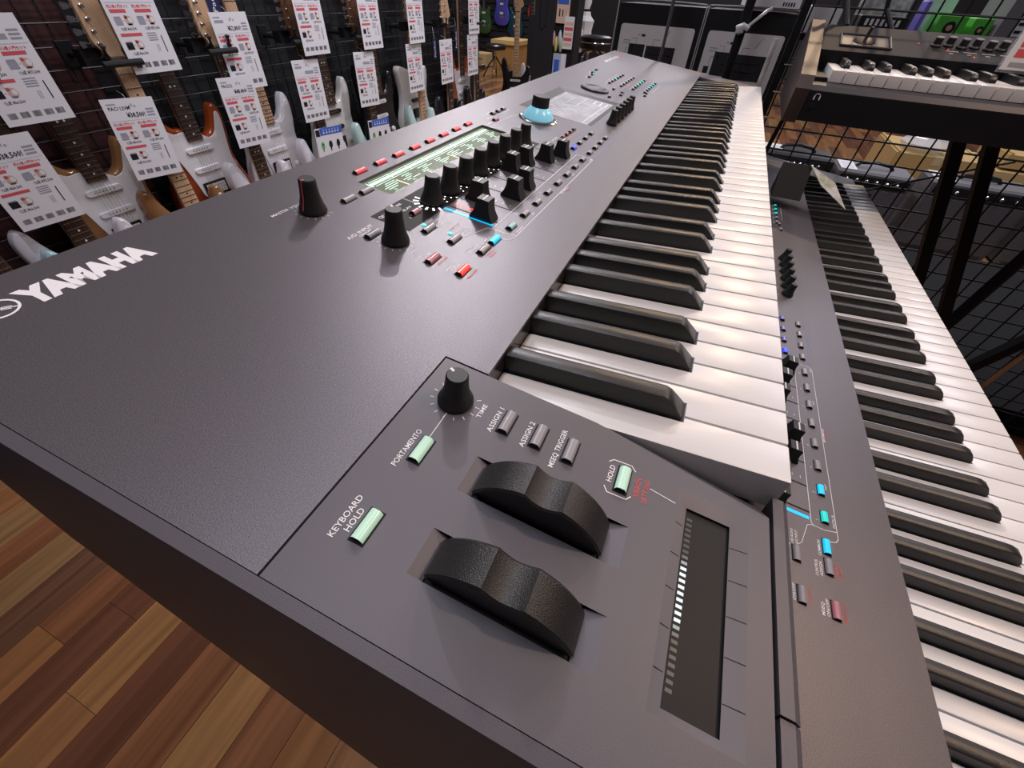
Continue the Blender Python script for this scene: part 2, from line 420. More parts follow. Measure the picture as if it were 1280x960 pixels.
def knob_mesh(r=0.0085, h=0.0185, mark=INK, key='k', cap=KNOB):
    def f():
        mb = MB()
        mb.lathe([(r * 0.97, 0.0004), (r, 0.0010), (r, 0.0022), (r * 0.97, 0.003), (r * 0.84, h * 0.26), (r * 0.70, h * 0.48), (r * 0.635, h * 0.72), (r * 0.61, h * 0.90),
                  (r * 0.60, h * 0.965), (r * 0.54, h), (r * 0.3, h * 1.0)], 28, mi=0)
        if mark:
            mb.add([(-0.0006, r * 0.30, h + 0.0001), (0.0006, r * 0.30, h + 0.0001), (0.0006, r * 0.58, h + 0.0001), (-0.0006, r * 0.58, h + 0.0001),
                    (-0.0006, r * 0.64, h * 0.9), (0.0006, r * 0.64, h * 0.9), (-0.0006, r * 0.74, h * 0.48), (0.0006, r * 0.74, h * 0.48),
                    (-0.0006, r * 1.02, h * 0.17), (0.0006, r * 1.02, h * 0.17)],
                   [(0, 1, 2, 3), (3, 2, 5, 4), (4, 5, 7, 6), (6, 7, 9, 8)], 1)
        return mb.mesh('knob', [cap, mark or INK], 40)
    return cached(('knob', r, h, mark.name if mark else '', key), f)
def button_mesh(colr, lx=0.0142, ls=0.0066, h=0.0026):
    def f():
        mb = MB(); a, b = lx / 2, ls / 2
        mb.box(-a, a, -b, b, -0.0006, 0.00015, 1)
        # translucent cap with a rounded back
        ca, cb = a - 0.0009, b - 0.0007
        prof = [(-cb, 0.0), (-cb, h * 0.45), (-cb * 0.55, h), (cb * 0.35, h * 1.02), (cb * 0.8, h * 0.75), (cb, h * 0.3), (cb, 0.0)]
        n = len(prof)
        vs = [(-ca, s, z) for s, z in prof] + [(ca, s, z) for s, z in prof]
        fs = [(i, i + 1, n + i + 1, n + i) for i in range(n - 1)] + [tuple(range(n)), tuple(range(n, 2 * n))]
        mb.add(vs, fs[:-2], 0); mb.add(vs, fs[-2:], 2)
        return mb.mesh('button', [BTN[colr], PIT, DARK], 50)
    return cached(('btn', colr, lx, ls), f)
SLIDER = None
def slider_mesh():
    def f():
        mb = MB()
        # wide flared foot, tall ridged cap
        L = [(0.0, 0.0064, 0.0102), (0.0018, 0.0063, 0.0098), (0.0055, 0.0060, 0.0074), (0.010, 0.0058, 0.0060), (0.0152, 0.0057, 0.0055), (0.0162, 0.0053, 0.0051)]
        vs = []
        for z, hx, hs in L: vs += [(-hx, -hs, z), (hx, -hs, z), (hx, hs, z), (-hx, hs, z)]
        fs = [(3, 2, 1, 0), tuple(4 * (len(L) - 1) + i for i in range(4))]
        for k in range(len(L) - 1):
            for i in range(4):
                j = (i + 1) % 4; fs.append((4 * k + i, 4 * k + j, 4 * k + 4 + j, 4 * k + 4 + i))
        mb.add(vs, fs, 0)
        mb.box(-0.0052, 0.0052, -0.0006, 0.0006, 0.0158, 0.0165, 1)
        return mb.mesh('slider', [KNOB, INK], 30)
    return cached('slider', f)

def synth(name, label, D, a=0.015687, t=0.18008, keym=WKEY, rounded=False, sliders=(80, 99, 78, 79, 105, 102, 89, 80), top=True, xsc=1.0):
    th = math.atan(t); c, s_ = math.cos(th), math.sin(th)
    ce, se = math.cos(TILT), math.sin(TILT)
    x, y, z = D[0], D[1], D[2] - ZB
    root = thing(name, label, 'synthesizer', (x, ce * y + se * z, -se * y + ce * z + 0.95), (-TILT, 0, 0))
    def PX(px): return px * xsc if 50 < px < 1000 else px
    def P(px, ps, n=0.0): return (PX(px) / 1000, 0.15 + ps / 1000 * c - n / 1000 * s_, a + ps / 1000 * s_ + n / 1000 * c + ZB)
    rot = (th, 0, 0)
    def on(nm, me, px, ps, n=0.0, rz=0.0):
        o = put(nm, me, root, P(px, ps, n))
        o.rotation_euler = (Matrix.Rotation(th, 3, 'X') @ Matrix.Rotation(rz, 3, 'Z')).to_euler()
        return o
    def mm(mb, nm, mats, smooth=35):     # a mesh given in panel millimetres
        mb.v = [(PX(q[0]) / 1000, q[1] / 1000, q[2] / 1000) for q in mb.v]
        return mb.build(nm, mats, root, P(0, 0, 0), rot, smooth)
    XL, XR = -0.1253, 1.3097
    # ---- case
    def ph(yy): return a + (yy - 0.15) * t
    body = MB()
    prof = [(-0.003, -0.030), (-0.002, -0.102), (0.36, -ZB), (0.404, -0.075), (0.403, ph(0.392) - 0.012), (0.388, ph(0.388) - 0.004),
            (0.158, ph(0.158) - 0.0045), (0.1515, -0.020), (0.0, -0.0285)]
    body.prism([(q[0], q[1] + ZB) for q in prof], XL, XR, 0, 'x')
    wb = [(-0.003, -0.0305), (0.0045, ph(0.0045) - 0.004), (0.1515, ph(0.1515) - 0.0045), (0.1515, -0.0205), (0.0, -0.029)]
    for (xa, xb) in ((XL, -0.0145), (1.2272, XR)):
        body.prism([(q[0], q[1] + ZB) for q in wb], xa, xb, 0, 'x')
    body.box(-0.0145, -0.0030, 0.09, 0.1515, ZB - 0.025, ZB + ph(0.09) - 0.004); body.box(-0.0145, -0.0030, 0.002, 0.09, ZB - 0.03, ZB - 0.0245)
    body.build('case', CASE, root)
    # front rail with its end cap
    fr = [(0.0032, ph(0.003) - 0.0016), (-0.0016, ph(-0.001) - 0.0018), (-0.0042, ph(-0.004) - 0.0040), (-0.0045, -0.055), (-0.0031, -0.06), (0.0030, -0.035)]
    MB().prism([(q[0], q[1] + ZB) for q in fr], -0.0862, 0.0, 0, 'x').build('front_rail', WPANEL, root)
    fk = [(0.0, -0.034), (-0.0045, -0.034), (-0.0045, -0.055), (-0.0031, -0.06), (0.0, -0.06)]
    MB().prism([(q[0], q[1] + ZB) for q in fk], 0.0, XR, 0, 'x').build('key_slip', CASE, root)
    fc = [(q[0] - 0.0004, q[1] - 0.0012) for q in fr]
    MB().prism([(q[0], q[1] + ZB) for q in fc], -0.1300, -0.0868, 0, 'x').build('rail_end_cap', WPANEL, root)
    # left side: pale rim, black flank that swells outwards to its foot
    side = MB(); n = 12; vs = []
    for i in range(n + 1):
        ps = -151 + (247 + 151) * i / n
        k = i / n
        p0 = P(-125.3, ps, -0.15); p1 = P(-130.2, ps, -0.9)
        xb = -0.1585 + 0.0145 * k
        zb = ZB - 0.10
        yb = p1[1]
        vs += [p0, p1, (p1[0] - 0.0008, p1[1], p1[2] - 0.002), (xb, yb, zb + 0.006), (xb + 0.004, yb, zb), (-0.1245, yb, zb), (-0.1257, p0[1], p0[2] - 0.003)]
    m = 7
    for i in range(n):
        for j in range(m):
            jj = (j + 1) % m
            f_ = (i * m + j, i * m + jj, (i + 1) * m + jj, (i + 1) * m + j)
            side.f.append(f_); side.m.append(0 if j in (0, 1) else 1)
    side.v = vs
    side.f += [tuple(range(m)), tuple(n * m + i for i in range(m))]; side.m += [1, 1]
    side.build('side_cheek', [WPANEL, WPANEL], root)
    # ---- plates with openings
    def plate(nm, xs, ss, keep, m_, skirt=3.2):
        mb = MB(); vid = {}
        def V(q):
            if q not in vid: vid[q] = len(mb.v); mb.v.append(q)
            return vid[q]
        K = [[keep((xs[i] + xs[i + 1]) / 2, (ss[j] + ss[j + 1]) / 2) for j in range(len(ss) - 1)] for i in range(len(xs) - 1)]
        for i in range(len(xs) - 1):
            for j in range(len(ss) - 1):
                if not K[i][j]: continue
                x0, x1, s0, s1 = xs[i], xs[i + 1], ss[j], ss[j + 1]
                mb.f.append((V((x0, s0, 0)), V((x1, s0, 0)), V((x1, s1, 0)), V((x0, s1, 0)))); mb.m.append(0)
                for (di, dj, p, q) in ((-1, 0, (x0, s1), (x0, s0)), (1, 0, (x1, s0), (x1, s1)), (0, -1, (x0, s0), (x1, s0)), (0, 1, (x1, s1), (x0, s1))):
                    ii, jj = i + di, j + dj
                    if not (0 <= ii < len(xs) - 1 and 0 <= jj < len(ss) - 1 and K[ii][jj]):
                        mb.f.append((V((*p, 0)), V((*p, -skirt)), V((*q, -skirt)), V((*q, 0)))); mb.m.append(0)
        return mm(mb, nm, m_, 30)
    LCD = (141.5, 376, 158.5, 192); SCR = (507, 690, 86, 198)
    def inside(x_, s__, r_): return r_[0] < x_ < r_[1] and r_[2] < s__ < r_[3]
    plate('top_panel', [-125.0, -1.0, LCD[0], LCD[1], SCR[0], SCR[1], 1309.5], [-1.4, 24.3, SCR[2], LCD[2], LCD[3], SCR[3], 246],
          lambda x_, q: (x_ > -1.0 or q > 24.3) and not inside(x_, q, LCD) and not inside(x_, q, SCR), PANEL)
    # rounded nose over the keys and felt strip beneath
    MB().box(0.0, 1.2256, P(0, -1.2)[1] + 0.0012, P(0, -1.2)[1] + 0.004, ZB + 0.0005, P(0, 0)[2] - 0.003).build('fallboard', mat('gloss_black', (0.02, 0.018, 0.018), 0.22), root)
    SA = (-66.8, -48.4, -89, -19); SB = (-103.0, -84.6, -89, -19); RB = (-104.6, -18.4, -137.6, -106.6)
    plate('wheel_panel', [-125.0, RB[0], SB[0], SB[1], SA[0], SA[1], RB[1], -14.0, -2.2], [-146.6, RB[2], RB[3], SA[2], -62, SA[3], 23.3],
          lambda x_, q: not (inside(x_, q, SA) or inside(x_, q, SB) or inside(x_, q, RB) or (x_ > -14 and q < -62)), WPANEL)
    mb = MB(); mb.add([(-14, -62, 0), (-2.2, -62, 0), (-14, -146.6, 0), (-2.2, -146.6, -10.5)], [(0, 1, 2), (1, 2, 3)]); mm(mb, 'corner_facet', WPANEL, 0)
    # right-hand end block
    plate('end_block', [1227.5, 1309.5], [-146.6, -2.2], lambda x_, q: True, WPANEL)
    # wheel wells with ramps, and the wheels
    for (r_, nm) in ((SA, 'modulation_wheel'), (SB, 'pitch_wheel')):
        x0, x1 = r_[0], r_[1]
        mb = MB()
        for (sa, sb) in ((-19, -25), (-89, -81)):
            mb.add([(x0, sa, 0), (x1, sa, 0), (x1, sb, -2.8), (x0, sb, -2.8), (x0, sb, 0), (x1, sb, 0)], [(0, 1, 2, 3), (0, 3, 4), (1, 5, 2)], 0)
        mb.add([(x0, -25, 0), (x1, -25, 0), (x1, -81, 0), (x0, -81, 0), (x0, -25, -3), (x1, -25, -3), (x1, -81, -3), (x0, -81, -3)],
               [(0, 4, 7, 3), (1, 2, 6, 5)], 0)
        mb.add([(x0, -25, -2.8), (x1, -25, -2.8), (x1, -81, -2.8), (x0, -81, -2.8), (x0, -25, -3.9), (x1, -25, -3.9), (x1, -81, -3.9), (x0, -81, -3.9)],
               [(4, 5, 6, 7), (0, 4, 7, 3), (1, 2, 6, 5), (0, 1, 5, 4), (2, 3, 7, 6)], 1)
        mm(mb, 'wheel_well', [WPANEL, PIT])
        def wm():
            w = MB(); cx = (x0 + x1) / 2; hw = 7.7; Rr = 31.5; cn = -14.0; N = 64; ring = []
            for i in range(N + 1):
                aa = R(-64 + 128 * i / N); rr_ = Rr
                q = abs(math.degrees(aa))
                if q < 14: rr_ = Rr - 4.2 * math.cos(R(q / 14 * 90)) ** 0.8
                ring.append((Rr and rr_ * math.sin(aa), cn + rr_ * math.cos(aa)))
            vs = []
            for off, ins in ((-hw, 0.9), (-hw + 0.9, 0.0), (hw - 0.9, 0.0), (hw, 0.9)):
                for (q, nn) in ring:
                    l = math.hypot(q, nn - cn); k = (l - ins) / l
                    vs.append((off, q * k, cn + (nn - cn) * k))
            M_ = N + 1; fs = []
            for k in range(3):
                for i in range(N): fs.append((k * M_ + i, k * M_ + i + 1, (k + 1) * M_ + i + 1, (k + 1) * M_ + i))
            fs += [tuple(range(M_)), tuple(3 * M_ + i for i in range(M_))]
            fs += [(0, M_, 2 * M_, 3 * M_), (N, M_ + N, 2 * M_ + N, 3 * M_ + N)]
            w.add([(q[0] / 1000, q[1] / 1000, q[2] / 1000) for q in vs], fs)
            return w.mesh('wheel', WHEEL, 28)
        on(nm, cached('wheel', wm), (x0 + x1) / 2, -53)
    # ribbon
    xi0, xi1, si0, si1 = -101.6, -26.2, -130.4, -111.4
    mb = MB()
    O_ = [(RB[0], RB[2], 0), (RB[1], RB[2], 0), (RB[1], RB[3], 0), (RB[0], RB[3], 0)]
    I_ = [(xi0, si0, -1.6), (xi1, si0, -1.6), (xi1, si1, -1.6), (xi0, si1, -1.6)]
    J_ = [(q[0], q[1], -3.0) for q in I_]
    mb.add(O_ + I_ + J_, [(0, 1, 5, 4), (1, 2, 6, 5), (2, 3, 7, 6), (3, 0, 4, 7)], 0)
    mb.add(I_ + J_, [(0, 1, 5, 4), (1, 2, 6, 5), (2, 3, 7, 6), (3, 0, 4, 7)], 1)
    for k in range(5):
        xx = xi0 + (xi1 - xi0) * (k + 0.7) / 5.4
        for (sa, na, sb, nb) in ((RB[2] + 0.3, 0.0, si0 - 0.2, -1.55), (si1 + 0.2, -1.55, RB[3] - 0.3, 0.0)):
            mb.add([(xx - 0.16, sa, na), (xx + 0.16, sa, na), (xx + 0.16, sb, nb + 0.03), (xx - 0.16, sb, nb + 0.03)], [(0, 1, 2, 3)], 1)
    mm(mb, 'ribbon_bezel', [WPANEL, PIT])
    mb = MB(); mb.add([(xi0, si0, -2.9), (xi1, si0, -2.9), (xi1, si1, -2.9), (xi0, si1, -2.9)], [(0, 1, 2, 3)])
    mm(mb, 'ribbon_strip', mat('ribbon_gloss', (0.014, 0.014, 0.016), 0.5, spec=0.22))
    lit = [mat('ribbon_led_%d' % i, (0.03, 0.03, 0.033), 0.4, emit=(0.85, 0.95, 1.0), es=e) for i, e in enumerate((0.02, 0.09, 0.35, 0.95))]
    mb = MB()
    for k in range(27):
        xx = xi0 + 6 + k * 2.5; dd = abs(k - 13)
        mb.box(xx - 0.62, xx + 0.62, si1 - 3.6, si1 - 1.2, -2.89, -2.8, 3 if dd <= 4 else 2 if dd <= 5 else 1 if dd <= 6 else 0)
    mm(mb, 'ribbon_lights', lit)
    # ---- keys
    keybed(root, keym, BKEY, ZB, 52, rounded)
    # ---- controls
    def btn(x_, s__, colr='grey', lx=0.0142, ls=0.0066): return on('button', button_mesh(colr, lx, ls), x_, s__, 0.1)
    for (x_, q, cc) in ((-57.8, 3.6, 'green'), (-95.5, 2.9, 'green'), (-25.4, -23.2, 'grey'), (-25.4, -39.6, 'grey'), (-25.6, -55.6, 'grey'), (-28, -81.6, 'green'),
                        (78.2, 129.6, 'grey'), (110.5, 176.1, 'grey'), (131.5, 175.5, 'grey'), (110.6, 103.7, 'grey'), (109.4, 81, 'grey'), (76.5, 79.5, 'pink'),
                        (76.2, 55.8, 'lit_red'), (109.8, 57.0, 'grey'), (127.5, 56.6, 'cyan')):
        if not top: cc = {(76.2, 55.8): 'pink', (76.5, 79.5): 'grey'}.get((x_, q), cc)
        btn(x_, q, cc)
    on('button', button_mesh('pink', 0.010, 0.0066), 126.5, 126, 0.1)
    for k in range(8):
        btn(159.4 + 28.7 * k, 203.4, 'red', 0.0150)
        btn(156.5 + 29.2 * k, 55.2, ('mint' if k == 0 else 'grey') if top else ('teal' if k == 0 else 'cyan' if k == 1 else 'grey'), 0.012)
        on('knob', knob_mesh(0.0098, 0.0215, None), 152 + 28.6 * k, 126, 0)
        sx = 156 + 28.2 * k
        mb = MB(); mb.box(sx - 0.8, sx + 0.8, 66, 116, 0.02, 0.12, 0)
        mm(mb, 'slider_slot', PIT)
        on('slider', slider_mesh(), sx, sliders[k], 0.3)
    for k in range(4):
        btn(391 + 26 * k, 76, 'blue' if k == 0 else ('grey' if top else 'pblue'), 0.010); btn(391.5 + 25.5 * k, 55.5, 'grey', 0.011)
        btn(420 + 15 * k, 99.5, 'pink' if k in (0, 1) else 'grey', 0.0095, 0.0055)
    btn(408, 189, 'pink', 0.011); btn(430, 203, 'grey', 0.010); btn(446, 203, 'grey', 0.010); btn(462, 203, 'grey', 0.010)
    for k in range(6): on('encoder', knob_mesh(0.0078, 0.0185, None, 'e'), 545 + 25 * k, 66, 0)
    on('master_volume_knob', knob_mesh(0.0098, 0.0235, REDINK, 'mv'), 79.5, 182.5, 0, R(95))
    on('gain_knob', knob_mesh(0.0098, 0.0235, INK, 'g'), 81.0, 112.5, 0, R(-40))
    on('portamento_knob', knob_mesh(0.0088, 0.0185, INK, 'p'), -25.6, 4.6, 0, R(-25))
    # big lit dial
    sk = thing_part = on('super_knob', cached('sk', lambda: MB().lathe([(0.0185, 0.0005), (0.0205, 0.0025), (0.0200, 0.0045), (0.0165, 0.0095), (0.0125, 0.0140), (0.0115, 0.0145)], 32)
            .mesh('super_knob', mat('lit_blue_skirt', (0.25, 0.6, 0.75), 0.25, emit=(0.28, 0.72, 0.92), es=0.35))), 466, 152, 0.3)
    put('grip', cached('skg', lambda: MB().lathe([(0.0112, 0.0138), (0.0118, 0.015), (0.0114, 0.0245), (0.0106, 0.0265), (0.006, 0.0268)], 28).mesh('grip', KNOB)), sk)
    put('ring', cached('skr', lambda: MB().lathe([(0.0265, -0.0002), (0.0265, 0.0006), (0.0245, 0.0016), (0.0225, 0.0006), (0.0225, -0.0002)], 36, cap=False).mesh('ring', CHROME)), sk)
    # data dial
    dd = on('data_dial', cached('dd', lambda: MB().lathe([(0.0262, 0.0), (0.0262, 0.0022), (0.0250, 0.0034), (0.0205, 0.0036), (0.0185, 0.0024), (0.004, 0.0028)], 36)
            .mesh('data_dial', mat('dial_grey', (0.05, 0.05, 0.058), 0.32, 0.3))), 745, 148, 0)
    # category and function keys at the right
    for r_ in range(4):
        for k in range(6):
            x_ = 838 + 24 * k; q = 142 - 24 * r_
            btn(x_, q, ('teal' if r_ in (0, 2, 3) and k in (2, 3, 4) and (r_ > 0 or k == 2) else 'grey'), 0.0115, 0.0062)
    for (x_, q, cc) in ((842, 186, 'pink'), (876, 189, 'teal'), (898, 195, 'grey'), (938, 198, 'grey'), (716, 112, 'grey'), (756, 100, 'grey'), (781, 103, 'grey'), (790, 122, 'grey'),
                        (806, 64, 'grey'), (832, 66, 'grey')):
        btn(x_, q, cc, 0.011, 0.006)
    # narrow text display
    lo = mat('display_backlight_dim', (0.10, 0.115, 0.085), 0.2, emit=(0.26, 0.33, 0.22), es=0.33)
    hi = mat('display_backlight_lit', (0.5, 0.6, 0.5), 0.2, emit=(0.62, 0.95, 0.80), es=0.85)
    ye = mat('display_backlight_amber', (0.6, 0.5, 0.3), 0.2, emit=(0.9, 0.78, 0.5), es=0.6)
    mb = MB(); x0, x1, s0, s1 = LCD
    mb.add([(x0, s0, -2.6), (x1, s0, -2.6), (x1, s1, -2.6), (x0, s1, -2.6)], [(0, 1, 2, 3)], 0)
    def bar(xa, xb, sa, sb, mi): mb.add([(xa, sa, -2.4), (xb, sa, -2.4), (xb, sb, -2.4), (xa, sb, -2.4)], [(0, 1, 2, 3)], mi)
    bar(150, 372, 187.6, 188.4, 1); bar(146, 372, 182.2, 186.2, 1); bar(150, 370, 179.6, 180.4, 1)
    rg = random.Random(5)
    for k in range(8):
        xx = 147 + 28.6 * k
        bar(xx, xx + 1.0, 180, 189, 1)
        for j, sy in enumerate((176.2, 173.4, 170.6, 167.8)):
            for _ in range(2):
                w = 5 + rg.random() * 8; xs_ = xx + 2 + rg.random() * 12
                bar(xs_, min(xs_ + w, xx + 27), sy, sy + 1.0, 1)
        write(mb, str(rg.randint(30, 99)), xx + 8, 163.4, 4.4, -2.38, 1)
        bar(xx + 5, xx + 19, 160.9, 162.2, 1)
    for xx in (172, 262): bar(xx, xx + 2.2, 162, 176, 2); bar(xx + 38, xx + 40, 161, 167, 2)
    mm(mb, 'text_display', [lo, hi, ye], 0)
    # touch screen, sloping bezel
    ob = (SCR[0], SCR[1], SCR[2], SCR[3]); ib = (SCR[0] + 11, SCR[1] - 11, SCR[2] + 9, SCR[3] - 16)
    mb = MB()
    O_ = [(ob[0], ob[2], 0), (ob[1], ob[2], 0), (ob[1], ob[3], 0), (ob[0], ob[3], 0)]
    I_ = [(ib[0], ib[2], -2.2), (ib[1], ib[2], -2.2), (ib[1], ib[3], -2.2), (ib[0], ib[3], -2.2)]
    mb.add(O_ + I_, [(0, 1, 5, 4), (1, 2, 6, 5), (2, 3, 7, 6), (3, 0, 4, 7)], 0)
    mb.add(I_, [(0, 1, 2, 3)], 1)
    mm(mb, 'touch_screen', [DARK, mat('screen_film', (0.20, 0.20, 0.22), 0.38, emit=(0.30, 0.31, 0.36), es=0.28, mottle=(40, (0.34, 0.34, 0.37)))], 0)
    mb = MB()
    for k in range(9):
        xa = ib[0] + 12 + k * 9; qs = [(xa + 6 * math.sin(i * 0.8 + k * 1.7), ib[2] + 36 + 4.2 * i + 6 * math.cos(k * 2.1 + i * 0.5)) for i in range(9)]
        for i in range(8):
            (ax, ay), (bx, by) = qs[i], qs[i + 1]
            mb.add([(ax - 0.7, ay, -2.1), (ax + 0.7, ay, -2.1), (bx + 0.7, by, -2.1), (bx - 0.7, by, -2.1)], [(0, 1, 2, 3)])
    for (xa, xb, sa, sb) in ((ib[0] + 6, ib[1] - 6, ib[3] - 6, ib[3] - 5), (ib[0] + 90, ib[1] - 10, ib[2] + 44, ib[2] + 45), (ib[0] + 90, ib[1] - 24, ib[2] + 62, ib[2] + 63),
                             (ib[0] + 6, ib[1] - 40, ib[2] + 8, ib[2] + 9), (ib[1] - 34, ib[1] - 8, ib[2] + 6, ib[2] + 8), (ib[1] - 34, ib[1] - 8, ib[2] + 16, ib[2] + 18), (ib[1] - 34, ib[1] - 8, ib[2] + 26, ib[2] + 28)):
        mb.add([(xa, sa, -2.1), (xb, sa, -2.1), (xb, sb, -2.1), (xa, sb, -2.1)], [(0, 1, 2, 3)])
    mm(mb, 'screen_graphics', mat('screen_lines', (0.5, 0.5, 0.55), 0.3, emit=(0.65, 0.68, 0.75), es=0.45), 0)
    # black field behind the knob row and QUICK EDIT
    mb = MB(); mb.box(99, 141, 113, 147.5, 0.0, 0.08); mb.box(142.2, 372, 113, 147.5, 0.0, 0.08); mm(mb, 'knob_field', mat('black_field', (0.008, 0.007, 0.007), 0.55, spec=0.15), 0)
    # lit dots beneath the knobs, level lights of the sliders
    ld = mat('white_light', (0.8, 0.8, 0.8), 0.4, emit=(1, 1, 1), es=1.6)
    mb = MB()
    for k in range(8):
        kx = 152 + 28.6 * k
        for j in range(13):
            aa = R(225 + 270 / 12 * (j - 12) + 60); aa = R(240 - 25 * j * 0.95)
            if k == 0 and j < 7:
                ca, sa_ = math.cos(aa), math.sin(aa)
                mb.add([(kx + 11 * ca - 0.7 * sa_, 126 + 11 * sa_ + 0.7 * ca, 0.15), (kx + 11 * ca + 0.7 * sa_, 126 + 11 * sa_ - 0.7 * ca, 0.15),
                        (kx + 15.5 * ca + 1.0 * sa_, 126 + 15.5 * sa_ - 1.0 * ca, 0.15), (kx + 15.5 * ca - 1.0 * sa_, 126 + 15.5 * sa_ + 1.0 * ca, 0.15)], [(0, 1, 2, 3)])
            else:
                mb.lathe([(0.85, 0.1), (0.8, 0.16)], 8, (kx + 12.6 * math.cos(aa), 126 + 12.6 * math.sin(aa), 0))
    mm(mb, 'knob_lights', ld, 0)
    mb = MB()
    mb.box(148, 151.2, 68, 113, 0.02, 0.2, 0)
    for j in range(6): mb.box(161, 164.5, 84 + j * 4.6, 87.2 + j * 4.6, 0.02, 0.2, 1)
    mm(mb, 'level_lights', [mat('light_cyan', (0, 0.4, 0.8), 0.4, emit=(0.0, 0.50, 1.0), es=0.9), mat('light_red', (0.8, 0.05, 0.05), 0.4, emit=(1, 0.05, 0.04), es=0.9)], 0)
    mb = MB()
    for (x_, q) in ((114, 110), (115.5, 88)): mb.lathe([(1.9, 0.0), (1.9, 0.7), (1.2, 1.0)], 12, (x_, q, 0))
    mm(mb, 'teal_lamps', mat('light_teal', (0.1, 0.6, 0.55), 0.3, emit=(0.1, 0.9, 0.8), es=0.7))
    # ---- lettering and lines
    W = MB(); N_ = 0.15
    def line(pts, w=0.45, mi=0):
        for (ax, ay), (bx, by) in zip(pts[:-1], pts[1:]):
            l = math.hypot(bx - ax, by - ay) or 1; dx, dy = (by - ay) / l * w / 2, -(bx - ax) / l * w / 2
            ex, ey = (bx - ax) / l * w / 2, (by - ay) / l * w / 2
            W.add([(ax + dx - ex, ay + dy - ey, N_), (ax - dx - ex, ay - dy - ey, N_), (bx - dx + ex, by - dy + ey, N_), (bx + dx + ex, by + dy + ey, N_)], [(0, 1, 2, 3)], mi)
    def T(t_, x_, q, size, mi=0, width=None, al='l', bold=0.008): write(W, t_, x_, q, size, N_, mi, al, bold, width)
    T('YAMAHA', -76.6, 211.2, 21.2, 0, 60.2, 'l', 0.075)
    # tuning-fork emblem in a ring
    cx, cs = -87.8, 218.6
    for i in range(40):
        a0, a1 = 2 * math.pi * i / 40, 2 * math.pi * (i + 1) / 40
        W.add([(cx + r_ * math.cos(q), cs + r_ * math.sin(q), N_) for r_, q in ((8.2, a0), (7.0, a0), (7.0, a1), (8.2, a1))], [(0, 1, 2, 3)])
    for k in range(3):
        aa = R(90 + 120 * k); ux, uy = math.cos(aa), math.sin(aa)
        def q2(l, w): return (cx + ux * l - uy * w, cs + uy * l + ux * w)
        line([q2(0.0, 0), q2(6.6, 0)], 0.8)
        line([q2(1.2, 1.1), q2(4.6, 1.1)], 0.55); line([q2(1.2, -1.1), q2(4.6, -1.1)], 0.55)
        line([q2(1.2, -1.1), q2(1.2, 1.1)], 0.55)
    T('MONTAGE', 1080, 209, 14.5, 0, 130); T('M', 1216, 209, 14.5, 1, 36)
    T('PORTAMENTO', -69.6, 8.6, 3.6, 0, 20.8); T('ASSIGN 1', -34, -18.6, 3.5, 0, 15.8); T('ASSIGN 2', -34.2, -35.2, 3.5, 0, 15.8); T('MSEQ TRIGGER', -37.8, -51.0, 3.5, 0, 23)
    T('HOLD', -31.8, -77.0, 3.4, 0, 9.4); T('KEYBOARD', -104.6, 11.2, 3.6, 0, 18); T('HOLD', -100.5, 7.4, 3.6, 0, 9.8); T('TIME', -29.4, -10.6, 3.2, 0, 9)
    T('RIBBON', -33.6, -89.6, 3.1, 1, 10.6); T('SETTING', -34.6, -93.4, 3.1, 1, 12)
    line([(-26.1, -94.2), (-27.6, -105.6)], 0.35); line([(-49.8, 4.2), (-34.2, 4.4)], 0.35)
    line([(-21, -73.8), (-19.2, -75.5), (-18.4, -84), (-20.6, -86.2)], 0.45); line([(-34.6, -74.6), (-37.0, -76.4), (-36.6, -85), (-34.4, -86.6)], 0.45)
    for (kx, ks, kr) in ((-25.6, 4.6, 10.6), (79.5, 182.5, 11.4), (81, 112.5, 11.4)):
        for j in range(11):
            aa = R(-60 - 24 * j); line([(kx + kr * math.cos(aa), ks + kr * math.sin(aa)), (kx + (kr + (2.2 if j in (0, 10) else 1.5)) * math.cos(aa), ks + (kr + 1.8) * math.sin(aa))], 0.35)
    T('MASTER VOLUME', 55, 195.6, 4.0, 0, 34); T('A/D INPUT', 63, 137.4, 4.6, 0, 26.5); T('ON/OFF', 71, 134.2, 3.0, 0, 13); T('GAIN', 71, 94.2, 3.2, 0, 10.5)
    T('QUICK', 101, 139.6, 4.4, 0, 18); T('EDIT', 103.5, 135, 4.4, 0, 13.5)
    for j, tt in enumerate(('REVERB', 'DELAY', 'COMMON')): T(tt, 117 + 2 * j, 142 - 8.5 * j, 3.6, 0, 15); line([(113 + 2 * j, 142 - 8.5 * j), (113 + 2 * j, 140 - 8.5 * j)], 0.5)
    T('ARP', 68, 87.0, 3.0, 0, 8); T('ON/OFF', 70, 83.8, 2.9, 0, 13); T('ARP EDIT', 72, 72.2, 2.9, 1, 14)
    T('MSEQ', 68.7, 63.6, 3.2, 0, 10); T('ON/OFF', 69.5, 60.2, 3.0, 0, 13); T('MSEQ EDIT', 70, 48.2, 2.9, 1, 15)
    T('CONTROL', 98.5, 65.2, 3.0, 0, 14); T('ASSIGN', 100, 61.8, 3.0, 0, 12); T('CONTROL', 103, 50.6, 2.8, 1, 13); T('NUMBER', 104, 47.8, 2.6, 1, 11)
    T('COMMON', 117.5, 61.4, 3.0, 0, 14)
    T('PART', 118, 109, 3.0, 0, 9); T('VOLUME', 119, 105.8, 3.0, 0, 12); T('ELEMENT/', 119, 99.5, 2.8, 0, 13); T('OPERATOR', 120, 96.5, 2.8, 0, 13)
    T('PART 1-8', 120, 90, 2.6, 1, 14); T('USB AUDIO', 117.5, 82.5, 2.8, 0, 14); T('A/D INPUT', 118.5, 79, 2.8, 0, 13)
    line([(118.4, 79.6), (122, 76), (142, 70), (144, 66), (144, 62)], 0.4)
